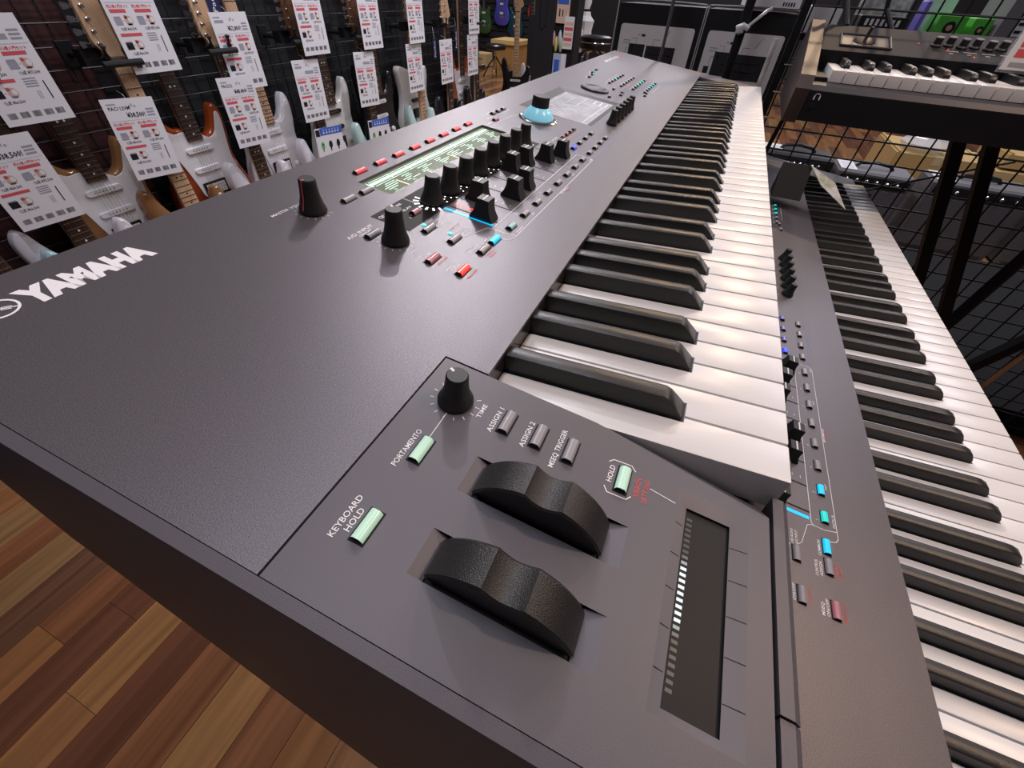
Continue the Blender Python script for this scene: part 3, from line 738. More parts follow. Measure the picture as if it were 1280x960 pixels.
    line([(375, 66.5), (146, 66.5), (144, 64.5), (144, 56), (147, 46)], 0.5); line([(134.5, 53), (136.5, 48), (140, 46), (372, 46), (375, 49), (375, 66.5)], 0.5)
    line([(384, 84), (384, 46.5), (482, 46.5)], 0.5, 2); line([(384, 84), (480, 84)], 0.5, 2); line([(412, 92.5), (470, 92.5)], 0.6, 1)
    for k in range(8):
        T(str(k + 1), 151 + 29.2 * k, 60.6, 2.6, 0, None, 'l', 0.0); T('PART', 160 + 29.2 * k, 49.2, 2.3, 0, 6.5) if k in (1, 5) else None
        for j in range(6): line([(163 + 28.2 * k, 72 + 7 * j), (165.5 + 28.2 * k, 72 + 7 * j)], 0.4) if k > 0 else None
    T('DIGITAL IN', 150, 46.9, 2.6, 0, 13) if not top else T('USB MAIN', 151, 47.2, 2.6, 0, 13)
    T('SCENE', 366, 47.0, 2.5, 0, 8); T('PERFORMANCE', 252, 43.6, 2.6, 0, 20); T('MUTE', 262, 40.2, 2.6, 1, 9)
    T('ASSIGN', 386, 187, 3.0, 0, 12); line([(422, 197), (470, 197), (470, 209), (422, 209), (422, 197)], 0.45); T('SUPER KNOB', 403, 197.2, 2.8, 0, 15)
    line([(402, 183), (448, 183), (505, 160)], 0.4)
    T('PART SELECT', 396, 104.6, 3.0, 0, 20); T('SCENE', 425, 41.6, 2.8, 2, 10)
    for (x_, q, t_) in ((832, 190.6, 'HOME'), (868, 194, 'EDIT'), (890, 199.6, 'SEARCH'), (930, 202.5, 'UTILITY')): T(t_, x_, q, 3.6, 0, 15)
    for r_ in range(4):
        for k in range(6): T(('Piano', 'Keys', 'Organ', 'Guitar', 'Bass', 'Strings')[(k + r_) % 6], 832 + 24 * k, 146.6 - 24 * r_, 3.4, 0, 11)
        line([(846 + 6 * r_, 137 - 24 * r_), (858 + 6 * r_, 137 - 24 * r_)], 0.7, 1)
    line([(860, 153), (960, 153)], 0.5); line([(862, 59), (962, 59)], 0.5)
    W.v = [(PX(q[0]) / 1000, q[1] / 1000, q[2] / 1000) for q in W.v]
    W.build('panel_lettering', [INK, REDINK, BLUEINK], root, P(0, 0, 0), rot, 0)['kind'] = 'stuff'
    return root
upper = synth('synthesizer', 'grey-black 88-key synthesizer with square-nosed black keys, on the upper tier of the stand', (0, 0, 0))
lower = synth('synthesizer', 'black 88-key synthesizer with round-nosed black keys, on the lower tier under the other one', (-0.035, -0.3001, -0.1851),
              keym=WKEY2, xsc=0.967, rounded=True, sliders=(98, 96, 84, 80, 100, 90, 86, 78), top=False)

# stand that carries both
ks = thing('keyboard_stand', 'black steel two-tier stand under the two synthesizers', 'keyboard stand', (0.6, 0.2, 0))
for sx in (-0.38, 0.38):
    MB().tube([(sx, 0.0, 0.03), (sx, 0.0, 0.80)], 0.028, sq=True).build('upright', STEEL, ks)
    MB().tube([(sx, -0.5, 0.02), (sx, 0.25, 0.02)], 0.028, sq=True).build('foot', STEEL, ks)
    MB().tube([(sx, -0.46, 0.655), (sx, 0.0, 0.625)], 0.02, sq=True).build('lower_arm', STEEL, ks)
    MB().tube([(sx, -0.18, 0.822), (sx, 0.19, 0.797)], 0.02, sq=True).build('upper_arm', STEEL, ks)
MB().tube([(-0.38, 0.0, 0.4), (0.38, 0.0, 0.4)], 0.02, sq=True).build('crossbar', STEEL, ks)

# ================================================================== STAGE PIANO AT THE RIGHT
PIANO = mat('piano_black_vinyl', (0.016, 0.015, 0.019), 0.65, spec=0.12, bump=(600, 0.2))
SLIPTOP = mat('piano_slip', (0.040, 0.038, 0.048), 0.45)
CHEEK = wood('walnut_cheek', (0.055, 0.030, 0.025), (0.032, 0.017, 0.015), (30, 3, 3), 0.5)
sp = thing('stage_piano', 'black stage piano with walnut end cheeks and white keys, above the lower synthesizer end', 'piano', (1.0046, -0.0987, 0.9935 - 0.062), (0, 0, R(-92)))
PZ = 0.062
LEN = 52 * KW
MB().prism([(-0.030, 0.0), (-0.030, PZ - 0.012), (-0.024, PZ - 0.004), (-0.001, PZ - 0.001), (-0.001, PZ - 0.02), (0.15, PZ - 0.02), (0.31, PZ - 0.02), (0.31, 0.0)], -0.026, LEN + 0.03, 0, 'x').build('case', PIANO, sp)
MB().prism([(-0.0304, PZ - 0.0115), (-0.0244, PZ - 0.0035), (-0.0012, PZ - 0.0004), (-0.0012, PZ - 0.0014), (-0.024, PZ - 0.0055), (-0.0298, PZ - 0.0135)], -0.026, LEN + 0.03, 0, 'x').build('slip_edge', SLIPTOP, sp)
def ppz(y): return PZ + 0.040 + (y - 0.134) * 0.235
MB().prism([(0.134, ppz(0.134)), (0.285, ppz(0.285)), (0.315, ppz(0.285) - 0.012), (0.315, PZ - 0.02), (0.152, PZ - 0.02), (0.136, PZ + 0.022)], -0.026, LEN + 0.03, 0, 'x').build('control_panel', PIANO, sp)
MB().box(-0.0255, -0.001, 0.004, 0.15, PZ - 0.018, PZ + 0.006).build('key_block', DARK, sp)
for xa in (-0.052, LEN + 0.030):
    MB().prism([(-0.034, -0.004), (-0.036, PZ - 0.01), (-0.022, PZ + 0.010), (0.12, PZ + 0.046), (0.28, PZ + 0.082), (0.32, PZ + 0.074), (0.32, -0.004)], xa, xa + 0.026, 0, 'x').build('end_cheek', CHEEK, sp)
keybed(sp, WKEY, BKEY, PZ + 0.019, 52, True, 0.0185)
pt = math.atan(0.235)
def pon(nm, mb, mats, x, y, n=0.0006, smooth=35):
    return mb.build(nm, mats, sp, (x, y - n * math.sin(pt), ppz(y) + n * math.cos(pt)), (pt, 0, 0), smooth)
mb = MB()
rr_ = [(0, 0.0), (0.092, 0.0), (0.092, 0.068), (0, 0.068)]
for i in range(4):
    (ax, ay), (bx, by) = rr_[i], rr_[(i + 1) % 4]; mb.tube([(ax, ay, 0.001), (bx, by, 0.001)], 0.0022, 8)
mb.box(0.003, 0.089, 0.003, 0.065, -0.0004, 0.0005)
pon('joystick_plate', mb, SLIPTOP, 0.012, 0.161)
pon('joystick_dish', MB().lathe([(0.022, 0.0), (0.021, 0.0016), (0.008, 0.0004), (0.003, 0.0004)], 24), CHROME, 0.056, 0.195, 0.0012)
MB().tube([(0.056, 0.195, ppz(0.195) + 0.001), (0.058, 0.192, ppz(0.195) + 0.024)], 0.0035, 10).build('joystick', KNOB, sp)
for k in range(4): pon('screw', MB().lathe([(0.0022, 0), (0.0018, 0.001)], 8), CHROME, 0.018 + 0.080 * (k % 2), 0.167 + 0.056 * (k // 2), 0.001)
for k in range(6): pon('knob', MB().lathe([(0.0095, 0), (0.0095, 0.002), (0.0072, 0.004), (0.0068, 0.014), (0.004, 0.0145)], 20), KNOB, 0.185 + 0.022 * k, 0.205 + 0.006 * (k % 2))
mb = MB()
for k in range(8):
    mb.box(0.20 + 0.03 * k, 0.222 + 0.03 * k, 0.0, 0.0012, 0, 0.0004)
    mb.box(0.205 + 0.03 * k, 0.212 + 0.03 * k, -0.012, -0.0105, 0, 0.0004)
pon('panel_print', mb, INK, 0.0, 0.180, 0.0004)['kind'] = 'stuff'
for (lx, ly) in ((0.155, 0.208), (0.205, 0.188), (0.245, 0.158)): pon('indicator', MB().lathe([(0.0018, 0), (0.0012, 0.0012)], 10), BTN['lit_red'], lx, ly)
mb = MB()
for i in range(14):
    a0, a1 = R(-20 + 220 * i / 14), R(-20 + 220 * (i + 1) / 14)
    mb.add([(0.0055 * math.cos(a0), 0, 0.0055 * math.sin(a0)), (0.0044 * math.cos(a0), 0, 0.0044 * math.sin(a0)), (0.0044 * math.cos(a1), 0, 0.0044 * math.sin(a1)), (0.0055 * math.cos(a1), 0, 0.0055 * math.sin(a1))], [(0, 1, 2, 3)])
mb.box(-0.0058, -0.0036, -0.0001, 0.0, -0.005, 0.001); mb.box(0.0036, 0.0058, -0.0001, 0.0, -0.005, 0.001)
mb.build('headphone_symbol', INK, sp, (-0.008, -0.0304, PZ - 0.021), smooth=0)
MB().lathe([(0.0045, 0), (0.0045, -0.0015), (0.0028, -0.0015), (0.0028, 0.002)], 14, axis='y').build('headphone_jack', DARK, sp, (-0.010, -0.0302, PZ - 0.036))
MB().tube([(0.02, 0.29, ppz(0.28)), (0.0, 0.33, PZ + 0.12), (-0.03, 0.36, PZ + 0.20)], 0.006, 8).build('power_cable', DARK, sp)
# its stand
st = thing('piano_stand', 'black steel stand with slanting legs under the stage piano', 'stand', (1.15, -0.6, 0))
def leg(nm, p0, p1, r=0.016, m=STEEL): MB().tube([(p0[0] - 1.15, p0[1] + 0.6, p0[2]), (p1[0] - 1.15, p1[1] + 0.6, p1[2])], r, sq=True).build(nm, m, st)
leg('leg', (1.13, -0.405, 0.915), (1.13, -0.765, 0.01)); leg('leg', (1.15, -0.470, 0.915), (1.15, -0.875, 0.01))
leg('leg', (1.22, -0.745, 0.92), (1.20, -0.660, 0.01)); leg('leg', (1.13, -0.98, 0.92), (1.13, -0.62, 0.01)); leg('leg', (1.2, -0.92, 0.92), (1.16, -0.85, 0.01), 0.008, CHROME)
leg('top_rail', (1.17, -0.30, 0.916), (1.13, -1.12, 0.916), 0.014); leg('foot', (0.90, -0.76, 0.025), (1.40, -0.76, 0.025))
# price sign in a holder on the piano
sg = thing('price_sign', 'white price sign with red squares in a clear holder on the stage piano', 'sign', (1.093, -0.452, 1.030), (R(-8), 0, R(-92)))
MB().box(-0.075, 0.075, -0.001, 0.001, 0.0, 0.085).build('card', PAPER, sg)
mb = MB(); mb.box(-0.078, 0.078, 0.0012, 0.003, -0.004, 0.10); mb.build('holder', CLEAR, sg)
MB().box(-0.078, 0.078, -0.002, 0.004, 0.086, 0.094).build('clip_bar', DARK, sg)
MB().tube([(0.0, 0.004, 0.09), (0.0, 0.03, 0.05), (0.0, 0.06, 0.0)], 0.003).build('arm', DARK, sg)
mb = MB()
mb.box(-0.068, -0.03, -0.0014, -0.0011, 0.074, 0.078, 2); mb.box(-0.068, -0.02, -0.0014, -0.0011, 0.063, 0.069, 0)
for j in range(3): mb.box(-0.066, -0.050, -0.0014, -0.0011, 0.018 + 0.0145 * j, 0.030 + 0.0145 * j, 1); mb.box(-0.044, 0.03, -0.0014, -0.0011, 0.022 + 0.0145 * j, 0.024 + 0.0145 * j, 2)
mb.box(-0.066, -0.02, -0.0014, -0.0011, 0.004, 0.011, 2)
o = mb.build('print', [TXT, REDP, GREYP], sg, smooth=0); o['kind'] = 'stuff'

# ================================================================== GUITAR WALL
mw = thing('wire_mesh', 'black wire mesh covering the guitar wall', 'mesh', (0.5, 1.825, 0.0))
WIRE = mat('black_wire', (0.014, 0.014, 0.015), 0.45)
vw = MB().tube([(0, 0, 0), (0, 0, 1.9)], 0.0022, 6).mesh('wire', WIRE); hw = MB().tube([(0, 0, 0), (4.0, 0, 0)], 0.0022, 6).mesh('wire', WIRE)
for i in range(81): put('wire', vw, mw, (-1.25 + 0.05 * i, 0, 0.02))
for i in range(39): put('wire', hw, mw, (-1.25, -0.0035, 0.02 + 0.05 * i))

MAPLE = wood('maple', (0.66, 0.45, 0.27), (0.56, 0.36, 0.21), (60, 60, 4), 0.35)
ROAST = wood('roasted_neck', (0.17, 0.075, 0.035), (0.11, 0.05, 0.025), (60, 60, 4), 0.4)
ROSE = wood('rosewood', (0.050, 0.028, 0.020), (0.028, 0.016, 0.012), (90, 90, 6), 0.5)
PGW = mat('pickguard_white', (0.80, 0.80, 0.80), 0.3)
PGB = mat('pickguard_black', (0.015, 0.015, 0.016), 0.3)
FRET = mat('fret_nickel', (0.72, 0.70, 0.66), 0.25, 1.0)
PEARL = mat('dot_pearl', (0.8, 0.8, 0.78), 0.4)
PKB = mat('pickup_black', (0.012, 0.012, 0.012), 0.4)
def paint(nm, c, metal=0.0, rough=0.15, c2=None): return mat('paint_' + nm, c, rough, metal, coat=0.6, mottle=(6, c2) if c2 else None)
STRAT = [(29, -452), (45, -464), (70, -454), (88, -425), (100, -392), (114, -376), (130, -388), (139, -420), (136, -470), (126, -520), (131, -570), (150, -620), (163, -670),
         (160, -720), (138, -765), (95, -797), (40, -812), (-20, -813), (-80, -800), (-125, -770), (-150, -725), (-156, -670), (-145, -610), (-128, -560), (-122, -510),
         (-130, -455), (-141, -400), (-139, -355), (-122, -330), (-105, -337), (-92, -372), (-75, -407), (-52, -428), (-29, -430)]
TELE = [(29, -450), (50, -462), (78, -452), (98, -425), (122, -412), (140, -425), (142, -460), (128, -520), (126, -560), (145, -615), (161, -670), (155, -730), (120, -785), (60, -808),
        (-20, -810), (-90, -795), (-140, -750), (-158, -690), (-152, -630), (-130, -570), (-124, -520), (-138, -455), (-146, -415), (-132, -395), (-100, -400), (-60, -412), (-29, -420)]
DCUT = [(28, -440), (48, -452), (70, -440), (86, -412), (104, -396), (122, -404), (132, -440), (124, -500), (128, -560), (150, -620), (160, -680), (150, -740), (110, -790), (40, -812),
        (-40, -812), (-110, -790), (-150, -740), (-160, -680), (-150, -620), (-128, -560), (-124, -500), (-134, -430), (-126, -378), (-108, -366), (-92, -388), (-72, -420), (-50, -440), (-28, -440)]
GUARD = [(29, -458), (52, -472), (80, -462), (98, -430), (112, -402), (124, -410), (122, -455), (112, -520), (114, -575), (134, -625), (140, -665), (118, -700), (92, -690), (66, -652), (10, -648), (-46, -652),
         (-60, -610), (-76, -550), (-96, -490), (-104, -440), (-92, -424), (-62, -442), (-29, -440)]
HEAD = [(-21, -4), (21, -4), (22, 14), (30, 26), (46, 34), (48, 46), (38, 72), (24, 120), (12, 160), (-4, 182), (-22, 184), (-34, 172), (-38, 150), (-40, 60), (-38, 30), (-27, 16)]
def k3(pts): return [(x / 1000, z / 1000) for x, z in pts]
SHAPES = {'strat': STRAT, 'tele': TELE, 'dcut': DCUT}
def guitar(label, x, y, nut_z, body, guard=PGW, neck=MAPLE, board=ROSE, shape='strat', pick=PGW, hum=True, group='electric guitars on the wall', lean=0.0, dots=PEARL, cat='guitar', scale=1.0, rz=0.0, knob=PGW):
    g = thing('electric_guitar', label, cat, (x, y, nut_z - 0.812 * scale), (0, lean, rz), group)
    g.scale = (scale,) * 3
    Z = 0.812
    def part(nm, key, fn, m, parent=g): return put(nm, cached(('g', nm, key, tuple(q.name for q in (m if isinstance(m, list) else [m]))), lambda: fn().mesh(nm, m, 40)), parent, (0, 0, Z) if parent is g else (0, 0, 0))
    part('body', shape, lambda: MB().prism(smooth_poly(k3(SHAPES[shape]), 3), 0, 0, 0, 'y', rings=[(0.020, 0.007), (0.015, 0.001), (0.010, 0), (-0.010, 0), (-0.015, 0.001), (-0.020, 0.007)]), body)
    if guard: part('pickguard', shape, lambda: MB().prism(smooth_poly(k3(GUARD), 3), 0, 0, 0, 'y', rings=[(-0.0195, 0), (-0.0218, 0), (-0.0224, 0.0006)]), guard)
    yf = -0.0225
    for k, (zz, tl) in enumerate(((-0.498, 0.0), (-0.562, 0.0), (-0.628, 0.0))):
        if k == 2 and hum or shape == 'dcut':
            if shape == 'dcut' and k == 1: continue
            pu = part('pickup', ('hum', k), lambda: MB().box(-0.045, 0.045, yf - 0.004, yf + 0.003, zz - 0.024, zz + 0.024), PKB)
            part('pickup_cover', ('hum', k), lambda: MB().cbox(0, 0.001, 0, 0.001, 0, 0.001, 0.0001) and MB().box(-0.037, 0.037, yf - 0.0075, yf - 0.0035, zz - 0.0165, zz - 0.001).box(-0.037, 0.037, yf - 0.0075, yf - 0.0035, zz + 0.001, zz + 0.0165), pick, pu)
            part('pole_pieces', ('hum', k), lambda: poles(zz - 0.0088, yf - 0.008).add(*polesg(zz + 0.0088, yf - 0.008)), PKB, pu)
        else:
            cap = [( -0.042 + 0.0085 * math.cos(R(90 + 180 * i / 8)) , zz + 0.0085 * math.sin(R(90 + 180 * i / 8))) for i in range(9)] + [(0.042 + 0.0085 * math.cos(R(-90 + 180 * i / 8)), zz + 0.0085 * math.sin(R(-90 + 180 * i / 8))) for i in range(9)]
            pu = part('pickup', ('sc', k), lambda: MB().prism(cap, 0, 0, 0, 'y', rings=[(yf + 0.002, 0), (yf - 0.005, 0), (yf - 0.006, 0.001)]), pick)
            part('pole_pieces', ('sc', k), lambda: poles(zz, yf - 0.0065), CHROME, pu)
    br = part('bridge', 0, lambda: MB().box(-0.037, 0.037, yf - 0.002, yf + 0.004, -0.700, -0.652), CHROME)
    for k in range(6): part('saddle', k, lambda: MB().box(-0.0305 + 0.0105 * k, -0.0222 + 0.0105 * k, yf - 0.010, yf - 0.002, -0.672, -0.654), CHROME, br)
    for k, (kx, kz) in enumerate(((0.082, -0.635), (0.112, -0.672), (0.100, -0.712))):
        part('control_knob', k, lambda: MB().lathe([(0.012, 0), (0.0125, -0.003), (0.010, -0.012), (0.006, -0.0125)], 16, (kx, yf + 0.001, kz), axis='y'), knob)
    part('neck', 0, lambda: MB().prism([(-0.021, 0.0), (0.021, 0.0), (0.028, -0.470), (-0.028, -0.470)], 0, 0, 0, 'y', rings=[(-0.006, 0.008), (-0.012, 0.002), (-0.022, 0)]), neck)
    part('fingerboard', 0, lambda: MB().prism([(-0.021, 0.0), (0.021, 0.0), (0.0282, -0.470), (-0.0282, -0.470)], 0, 0, 0, 'y', rings=[(-0.0221, 0), (-0.0265, 0), (-0.0275, 0.003)]), board)
    def frets():
        mb = MB(); mb.box(-0.021, 0.021, -0.030, -0.022, -0.002, 0.003)
        for n in range(1, 23):
            zz = -0.648 * (1 - 2 ** (-n / 12)); w = 0.021 + 0.0072 * (-zz / 0.470) - 0.0006; mb.box(-w, w, -0.0287, -0.0270, zz - 0.0011, zz + 0.0011)
        return mb
    part('frets', 0, frets, FRET)['kind'] = 'stuff'
    def dts():
        mb = MB()
        for n in (3, 5, 7, 9, 12, 15, 17, 19, 21):
            zz = -0.648 * (1 - (2 ** (-n / 12) + 2 ** (-(n - 1) / 12)) / 2)
            for dx in ((-0.008, 0.008) if n == 12 else (0,)): mb.lathe([(0.0032, -0.0274), (0.0031, -0.0278)], 10, (dx, 0, zz), axis='y')
        return mb
    part('position_dots', 0, dts, dots)['kind'] = 'stuff'
    hd = part('headstock', 0, lambda: MB().prism(smooth_poly(k3(HEAD), 2), 0, 0, 0, 'y', rings=[(-0.004, 0.0006), (-0.0055, 0), (-0.0165, 0), (-0.018, 0.0006)]), neck)
    for k in range(6):
        zz = 0.030 + 0.0255 * k; xx = -0.027 + 0.0008 * k
        part('tuner', k, lambda: MB().lathe([(0.0052, -0.018), (0.0048, -0.0195), (0.003, -0.020), (0.0028, -0.029), (0.0034, -0.030)], 12, (xx, 0, zz), axis='y')
             .box(xx - 0.022, xx - 0.012, -0.014, -0.004, zz - 0.004, zz + 0.004).prism([(xx - 0.040, zz - 0.008), (xx - 0.024, zz - 0.005), (xx - 0.022, zz), (xx - 0.024, zz + 0.005), (xx - 0.040, zz + 0.008), (xx - 0.043, zz)], -0.0125, -0.0055, 0, 'y'), CHROME, hd)
    def strs():
        mb = MB()
        for k in range(6):
            f = (k - 2.5) / 2.5; mb.tube([(0.0165 * f, -0.0305, 0.0), (0.026 * f, yf - 0.0115, -0.660)], 0.0004, 4)
            mb.tube([(0.0165 * f, -0.0305, 0.0), (-0.027 + 0.0008 * k + 0.003, -0.025, 0.030 + 0.0255 * k)], 0.0004, 4)
        return mb
    part('strings', 0, strs, FRET)['kind'] = 'stuff'
    return g
def poles(zz, y):
    mb = MB()
    for k in range(6): mb.lathe([(0.0021, y + 0.001), (0.0019, y)], 8, (-0.0265 + 0.0106 * k, 0, zz), axis='y')
    return mb
def polesg(zz, y):
    q = poles(zz, y); return q.v, q.f
NAT = paint('natural', (0.30, 0.15, 0.06), c2=(0.20, 0.085, 0.035))
SUN = paint('red_burst', (0.34, 0.065, 0.016), c2=(0.13, 0.013, 0.009))
WHT = paint('white', (0.78, 0.76, 0.80))
CRM = paint('pearl_white', (0.76, 0.74, 0.70))
BLK = paint('black', (0.012, 0.012, 0.014))
OBR = paint('orange_burst', (0.55, 0.13, 0.05), c2=(0.06, 0.03, 0.025))
SBL = paint('sonic_blue', (0.42, 0.62, 0.68))
MNT = paint('mint', (0.52, 0.70, 0.66))
GRN = paint('forest_green', (0.055, 0.14, 0.045), 0.3)
BLU = paint('violet_blue', (0.10, 0.10, 0.55), 0.3)
TEA = paint('deep_teal', (0.012, 0.075, 0.11), 0.3)
GB = 'electric guitars hung with their bodies higher on the mesh'
GA = 'electric guitars hung lower on the mesh'
BLUEW = mat('pale_lavender', (0.62, 0.66, 0.88), 0.3)
# upper hooks: body high, in view
guitar('natural brown electric guitar with white pickguard and rosewood neck', 0.560, 1.765, 0.621 + 0.470, NAT, group=GB)
guitar('orange-red burst electric guitar with white pickguard', 0.905, 1.765, 0.659 + 0.470, SUN, group=GB)
guitar('white electric guitar with white pickguard and maple fingerboard', 1.228, 1.765, 0.650 + 0.470, WHT, board=MAPLE, dots=PKB, group=GB)
guitar('pearl white electric guitar without pickguard, beside the first blue-topped leaflet', 1.600, 1.765, 0.663 + 0.470, CRM, guard=None, neck=ROAST, pick=PKB, knob=CHROME, group=GB)
guitar('black electric guitar with white pickups', 1.955, 1.765, 0.653 + 0.470, BLK, guard=PGB, neck=ROAST, hum=False, group=GB)
guitar('white single-cutaway style electric guitar behind a maple neck', 2.300, 1.765, 0.680 + 0.470, CRM, guard=None, shape='tele', pick=PKB, knob=CHROME, board=MAPLE, group=GB)
guitar('orange and black burst electric guitar at the far end of the mesh', 2.87, 1.765, 0.645 + 0.470, OBR, guard=PGW, group=GB)
# lower hooks
guitar('pale sonic blue electric guitar low on the maroon end of the wall', 0.195, 1.645, 0.905, SBL, board=ROSE, group=GA)
guitar('white electric guitar with rosewood neck hung low beside the natural brown one', 0.415, 1.70, 0.905, WHT, group=GA)
guitar('electric guitar with pale maple neck and headstock against the maroon board edge', 0.752, 1.70, 0.905, NAT, board=MAPLE, dots=PKB, group=GA)
guitar('white electric guitar with dark fingerboard and maple headstock beside a navy hang tag', 1.075, 1.70, 0.910, WHT, group=GA)
guitar('white electric guitar with roasted brown headstock, above the first blue-topped leaflet', 1.440, 1.70, 0.915, WHT, neck=ROAST, group=GA, pick=PKB)
guitar('mint electric guitar with roasted brown headstock, above the second blue-topped leaflet', 1.802, 1.70, 0.912, MNT, neck=ROAST, group=GA)
guitar('mint electric guitar with maple neck hung low before the white one', 2.262, 1.70, 0.918, MNT, board=MAPLE, dots=PKB, group=GA)
guitar('black electric guitar with maple headstock beside a small navy tag', 2.590, 1.70, 0.918, BLK, guard=PGB, group=GA)
guitar('black electric guitar on the last lower hook', 2.965, 1.70, 0.924, BLK, guard=PGB, group=GA)
# hangers
def hanger(x, y, z, label, group):
    h = thing('guitar_hanger', label, 'hanger', (x, 1.825, z), group=group)
    d = 1.825 - y
    put('back_plate', cached('hp', lambda: MB().cbox(-0.02, 0.02, -0.03, 0.03, 0.0, 0.008, 0.002).mesh('back_plate', STEEL)), h, (-0.045, -0.006, 0.0), (R(90), 0, 0))
    MB().tube([(-0.045, -0.01, 0.0), (-0.04, -d + 0.045, -0.004)], 0.007).build('arm', STEEL, h)
    MB().box(-0.075, -0.025, -d + 0.018, -d + 0.05, -0.016, 0.02).build('hub', STEEL, h)
    MB().tube([(0.034, -d - 0.022, 0.028), (0.034, -d - 0.018, 0.004), (0.030, -d + 0.012, -0.004), (0.0, -d + 0.032, -0.006), (-0.030, -d + 0.012, -0.004), (-0.034, -d - 0.018, 0.004), (-0.034, -d - 0.022, 0.028)], 0.0075, 10).build('yoke', FOAM, h)
    MB().tube([(-0.060, -d - 0.030, -0.010), (0.045, -d - 0.030, -0.010)], 0.008, 10).build('lock_bar', FOAM, h)
    return h
for (hx, hy, hz, ds) in ((0.195, 1.645, 0.905, 'pale sonic blue guitar'), (0.415, 1.70, 0.905, 'white guitar beside the natural brown one'), (0.752, 1.70, 0.905, 'guitar with the pale maple headstock'),
                         (1.075, 1.70, 0.910, 'guitar beside the navy hang tag'), (1.440, 1.70, 0.915, 'white guitar with roasted headstock'), (1.802, 1.70, 0.912, 'mint guitar with roasted headstock'),
                         (2.262, 1.70, 0.918, 'mint guitar with maple neck'), (2.590, 1.70, 0.918, 'black guitar beside the small navy tag'), (2.965, 1.70, 0.924, 'last lower black guitar'),
                         (0.560, 1.765, 1.091, 'natural brown guitar'), (0.905, 1.765, 1.129, 'orange-red burst guitar'), (1.228, 1.765, 1.120, 'white guitar with maple fingerboard'), (1.600, 1.765, 1.133, 'pearl white guitar'),
                         (1.955, 1.765, 1.123, 'black guitar with white pickups'), (2.300, 1.765, 1.150, 'white single-cutaway style guitar'), (2.87, 1.765, 1.115, 'orange and black burst guitar')):
    hanger(hx, hy - 0.02, hz, 'black foam-padded hanger holding the ' + ds, 'guitar hangers on the mesh')
# ---- price cards
CW_, CH_ = 0.142, 0.206
def card_print(model, price):
    mb = MB(); y = -0.0004
    def q(x0, x1, z0, z1, mi): mb.add([(x0, y, z0), (x1, y, z0), (x1, y, z1), (x0, y, z1)], [(0, 1, 2, 3)], mi)
    def t(s, x, z, sz, mi=0, w=None, b=0.0, al='l'): write(mb, s, x, z, sz, y, mi, al, b, w, 'xz', 1)
    t('YAMAHA', 0.010, 0.191, 0.0062, 0); t(model, 0.012, 0.179, 0.012, 0, None, 0.015) if model else q(0.012, 0.045, 0.180, 0.187, 2)
    q(0.068, 0.072, 0.184, 0.190, 2); q(0.075, 0.078, 0.186, 0.193, 2); q(0.082, 0.086, 0.184, 0.189, 2)
    t(price, 0.054, 0.160, 0.0165, 0, 0.050, 0.02) if price else q(0.058, 0.104, 0.161, 0.171, 2)
    for k in range(3): q(0.110, 0.132, 0.160 + 0.0075 * k, 0.164 + 0.0075 * k, 2)
    q(0.006, 0.136, 0.1525, 0.1530, 2)
    t('初心者入門セット', 0.008, 0.1425, 0.0078, 1, 0.055, 0.015); t('初心者入門セット', 0.073, 0.1425, 0.0078, 1, 0.055, 0.02)
    q(0.010, 0.052, 0.1325, 0.1395, 1); q(0.076, 0.122, 0.1325, 0.1395, 1)
    def gig(x, z, m_=2):
        q(x, x + 0.019, z, z + 0.015, m_); q(x + 0.001, x + 0.018, z + 0.0155, z + 0.018, 2)
        t('+', x + 0.021, z + 0.006, 0.008, 1)
        cx, cz = x + 0.038, z + 0.009
        mb.add([(cx + 0.010 * math.cos(R(30 * i)), y, cz + 0.0105 * math.sin(R(30 * i))) for i in range(12)], [tuple(range(12))], 3)
        mb.add([(cx + 0.003 + 0.0055 * math.cos(R(45 * i)), y - 0.0001, cz + 0.001 + 0.006 * math.sin(R(45 * i))) for i in range(8)], [tuple(range(8))], 4)
        q(cx - 0.010, cx - 0.003, cz + 0.004, cz + 0.011, 1)
        q(cx - 0.007, cx + 0.004, cz - 0.0095, cz - 0.006, 0)
    gig(0.012, 0.107); gig(0.074, 0.107)
    t('12点 ¥60,500', 0.018, 0.096, 0.0085, 0, 0.042, 0.01); t('12点 ¥75,500', 0.084, 0.096, 0.0085, 0, 0.042, 0.01)
    q(0.010, 0.068, 0.0835, 0.090, 1); gig(0.012, 0.055, 0); t('12点 ¥66,500', 0.020, 0.043, 0.0085, 0, 0.042, 0.01)
    for k in range(4): q(0.082, 0.108, 0.072 + 0.005 * k, 0.0742 + 0.005 * k, 2)
    q(0.096, 0.0975, 0.047, 0.064, 2); q(0.101, 0.1025, 0.047, 0.064, 2); q(0.119, 0.1215, 0.045, 0.082, 0)
    rg = random.Random(4)
    for k in range(5):
        x = 0.012 + 0.0245 * k; e = x + 0.017
        while x < e:
            w = rg.choice((0.0006, 0.001, 0.0015)); q(x, x + w, 0.014, 0.026, 0); x += w + rg.choice((0.0006, 0.001))
    return mb.mesh('print', [TXT, REDP, GREYP, BEIGEP, PAPER], 0)
